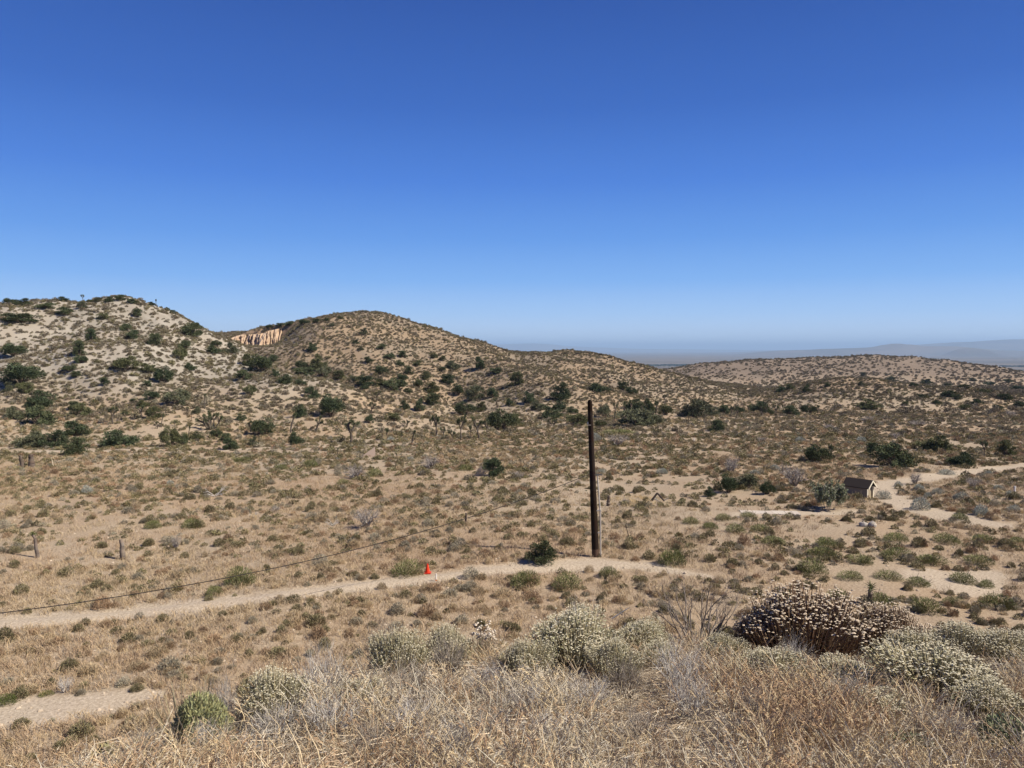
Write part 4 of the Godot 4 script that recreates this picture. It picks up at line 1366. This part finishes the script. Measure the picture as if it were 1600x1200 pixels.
		lots[i % 5].append([Transform3D(Basis(Vector3.UP, rng.randf() * TAU).scaled_local(Vector3(s * 1.3, s, s * 1.3)), spot(x, d)), c])
	scatter("dry_grass", "tufts", tufts, lots, "thin dry grass covering the open flat", "grass")
	# small stones on the flat and along the track
	var stones := []
	for i in 2600:
		var d := 20.0 + pow(rng.randf(), 1.3) * 60.0
		var x := rng.randf_range(-.72, .72) * d
		if knoll(x, d) > ground_height(x, d) - .3:
			continue
		var s := rng.randf_range(.05, .16)
		var t := rng.randf_range(.7, 1.2)
		stones.append([Transform3D(Basis(Vector3.UP, rng.randf() * TAU).scaled_local(Vector3(s, s * .7, s * .9)), spot(x, d)), Color(t, t * .97, t * .93)])
	scatter("gravel", "stones", [rock_mesh(Color(.44, .37, .29), 77)], [stones], "loose small stones strewn over the flat", "gravel")

func in_bush(x: float, d: float) -> bool:
	for a in BUCKWHEAT + TWIGS + GREENS + [RABBIT]:
		if Vector2(x - a[0], d - a[1]).length() < a[2] * .4:
			return rng.randf() < .8
	return false

func build_knoll() -> void:
	# buckwheat bushes: [x, d, width, height, kind]
	var cream := []
	var pink := []
	for i in 3:
		cream.append(buckwheat_meshes(1250, Color(.50, .455, .33), Color(.40, .35, .23), Color(.33, .31, .19), 4200, .0085))
		pink.append(buckwheat_meshes(1150, Color(.52, .43, .32), Color(.20, .135, .09), Color(.20, .15, .095), 2400, .0095))
	for i in BUCKWHEAT.size():
		var a: Array = BUCKWHEAT[i]
		var o := base_node("buckwheat_bush", spot(a[0], a[1], -.03), rng.randf() * TAU)
		var m: Array = (pink if a[4] == 1 else cream)[i % 3]
		for k in [["stems", 0], ["foliage", 1], ["flower_heads", 2]]:
			part(k[0], m[k[1]], o).scale = Vector3(a[2], a[3] * 1.15, a[2])
		tag(o, a[5], "bush", "buckwheat bushes on the brow")
	# grey twiggy shrubs on the brow
	var twigs := []
	for i in 5:
		twigs.append(twig_mesh(26, 3, [Color(.40, .37, .335), Color(.30, .26, .215), Color(.47, .44, .40)][i % 3], M.twig, .022, .6, .1, 2))
	for i in TWIGS.size():
		var a: Array = TWIGS[i]
		tag(single("twig_shrub", twigs[i % 5], spot(a[0], a[1], -.03), Vector3(a[2] * 1.1, a[3] * 1.4, a[2]), rng.randf() * TAU), ["low tangle of dry ash-grey twigs", "low tangle of dry brown twigs", "low tangle of dry silvery twigs", "low spreading mat of ash-grey twigs", "low spreading mat of brown twigs"][i % 5] + (" close to the cream buckwheat bushes" if a[0] > .5 else (" in the tall straw grass" if a[0] > -1.2 else " above the near sandy track")), "shrub", "grey twig shrubs on the brow")
	# yellow-green brush below the brow
	tag(single("rabbit_brush", scrub_mesh(9000, Color(.33, .33, .17), M.leaf, .045, .016, 50, Color(.26, .22, .14), .6), spot(RABBIT[0], RABBIT[1], -.05), Vector3(RABBIT[2], RABBIT[3], RABBIT[2])), "rounded yellow-green brush on the edge of the brow above the near track", "brush")
	# the bare shrub whose branches rise above the brow
	var bare := base_node("bare_branch_shrub", spot(BARE[0], BARE[1], -.05), .6)
	var g := Geo.new()
	for i in 9:
		var a := TAU * i / 9.0
		var lean := rng.randf_range(.3, 1.0)
		grow(g, Vector3(cos(a) * .04, -.05, sin(a) * .04), Vector3(cos(a) * lean, 1, sin(a) * lean).normalized(), rng.randf_range(.4, .55), .03, 4, Color(.19, .16, .14), .6, 4, .06)
	fit_unit(g)
	part("branches", g.mesh(M.twig), bare).scale = Vector3(BARE[2] * 1.15, BARE[3] * 1.25, BARE[2])
	tag(bare, "dark bare shrub with crooked branches rising beside the buckwheat", "shrub")
	g = Geo.new()
	grow(g, Vector3(0, -.1, 0), Vector3(-.05, 1, 0), .62, .014, 0, Color(.4, .37, .34), .5, 5, 0.0)
	g.tube(Vector3(-.03, .5, 0), Vector3(.17, .64, .02), .009, .005, 5, Color(.45, .42, .39))
	tag(single("dead_stick", g.mesh(M.twig), spot(BARE[0] - 1.0, BARE[1] + .1)), "single bent grey stick standing beside the bare dark shrub", "branch")
	# pods on stems
	var pods := buckwheat_meshes(75, Color(.52, .45, .36), Color(.26, .21, .15), Color(.2, .2, .12), 200, .034)
	var po := base_node("pod_plant", spot(PODS[0], PODS[1], -.03))
	for k in [["stems", 0], ["foliage", 1], ["pods", 2]]:
		part(k[0], pods[k[1]], po).scale = Vector3(PODS[2], PODS[3], PODS[2])
	tag(po, "dark upright plant with large pale seed pods on the brow", "plant")
	# leafy green plants
	for q in GREENS:
		var lm := scrub_mesh(2200, Color(.17, .19, .115), M.leaf, .05, .03, 40, Color(.3, .26, .18), .6)
		tag(single("leafy_plant", lm, spot(q[0], q[1], -.03), Vector3(q[2], q[3], q[2]), q[0]), q[4], "plant")
	# dry grass of the knoll
	var tufts := []
	for i in 8:
		tufts.append(grass_mesh(20, .34, .0048, true, .09))
	var lots := [[], [], [], [], [], [], [], []]
	for i in 14500:
		var d := rng.randf_range(2.6, 12.0)
		var x := rng.randf_range(-1.0, 1.0) * (.8 * d + 3.5)
		var b := fine.get_noise_2d(x * 2.2, d * 2.2)
		var e := broad.get_noise_2d(x * 14.0, d * 14.0)
		if b < rng.randf_range(-.95, .15) or in_bush(x, d):
			continue
		var c := Color(.60, .485, .31)
		var pick := rng.randf() + e * .5
		if pick > .66:
			c = Color(.42, .295, .19)
		elif pick < .36:
			c = Color(.53, .475, .375)
		var s := rng.randf_range(.4, 1.0) * (1.0 + b * .5)
		lots[i % 8].append([Transform3D(Basis(Vector3.UP, rng.randf() * TAU).scaled_local(Vector3(s, s, s)), spot(x, d)), c])
	var flat := Geo.new()
	for i in 60:
		var a := rng.randf() * TAU
		var p := Vector3(rng.randfn() * .2, rng.randf_range(.004, .03), rng.randfn() * .2)
		flat.strip(p, p + Vector3(cos(a), rng.randf_range(-.1, .25), sin(a)) * rng.randf_range(.05, .18), .005, .003, rng.randf() * TAU, vary(Color(.5, .43, .33), .35))
	var litter := []
	for i in 2600:
		var d := rng.randf_range(2.2, 11.0)
		var x := rng.randf_range(-.8, .8) * d + rng.randf_range(-1.0, 1.0)
		litter.append([Transform3D(Basis(Vector3.UP, rng.randf() * TAU), spot(x, d)), Color(1, 1, 1) * rng.randf_range(.6, 1.1)])
	scatter("straw_litter", "straws", [flat.mesh(M.twig)], [litter], "fallen straw and broken twigs lying on the knoll", "litter")
	scatter("knoll_grass", "tufts", tufts, lots, "tall dry brome grass covering the knoll", "grass")
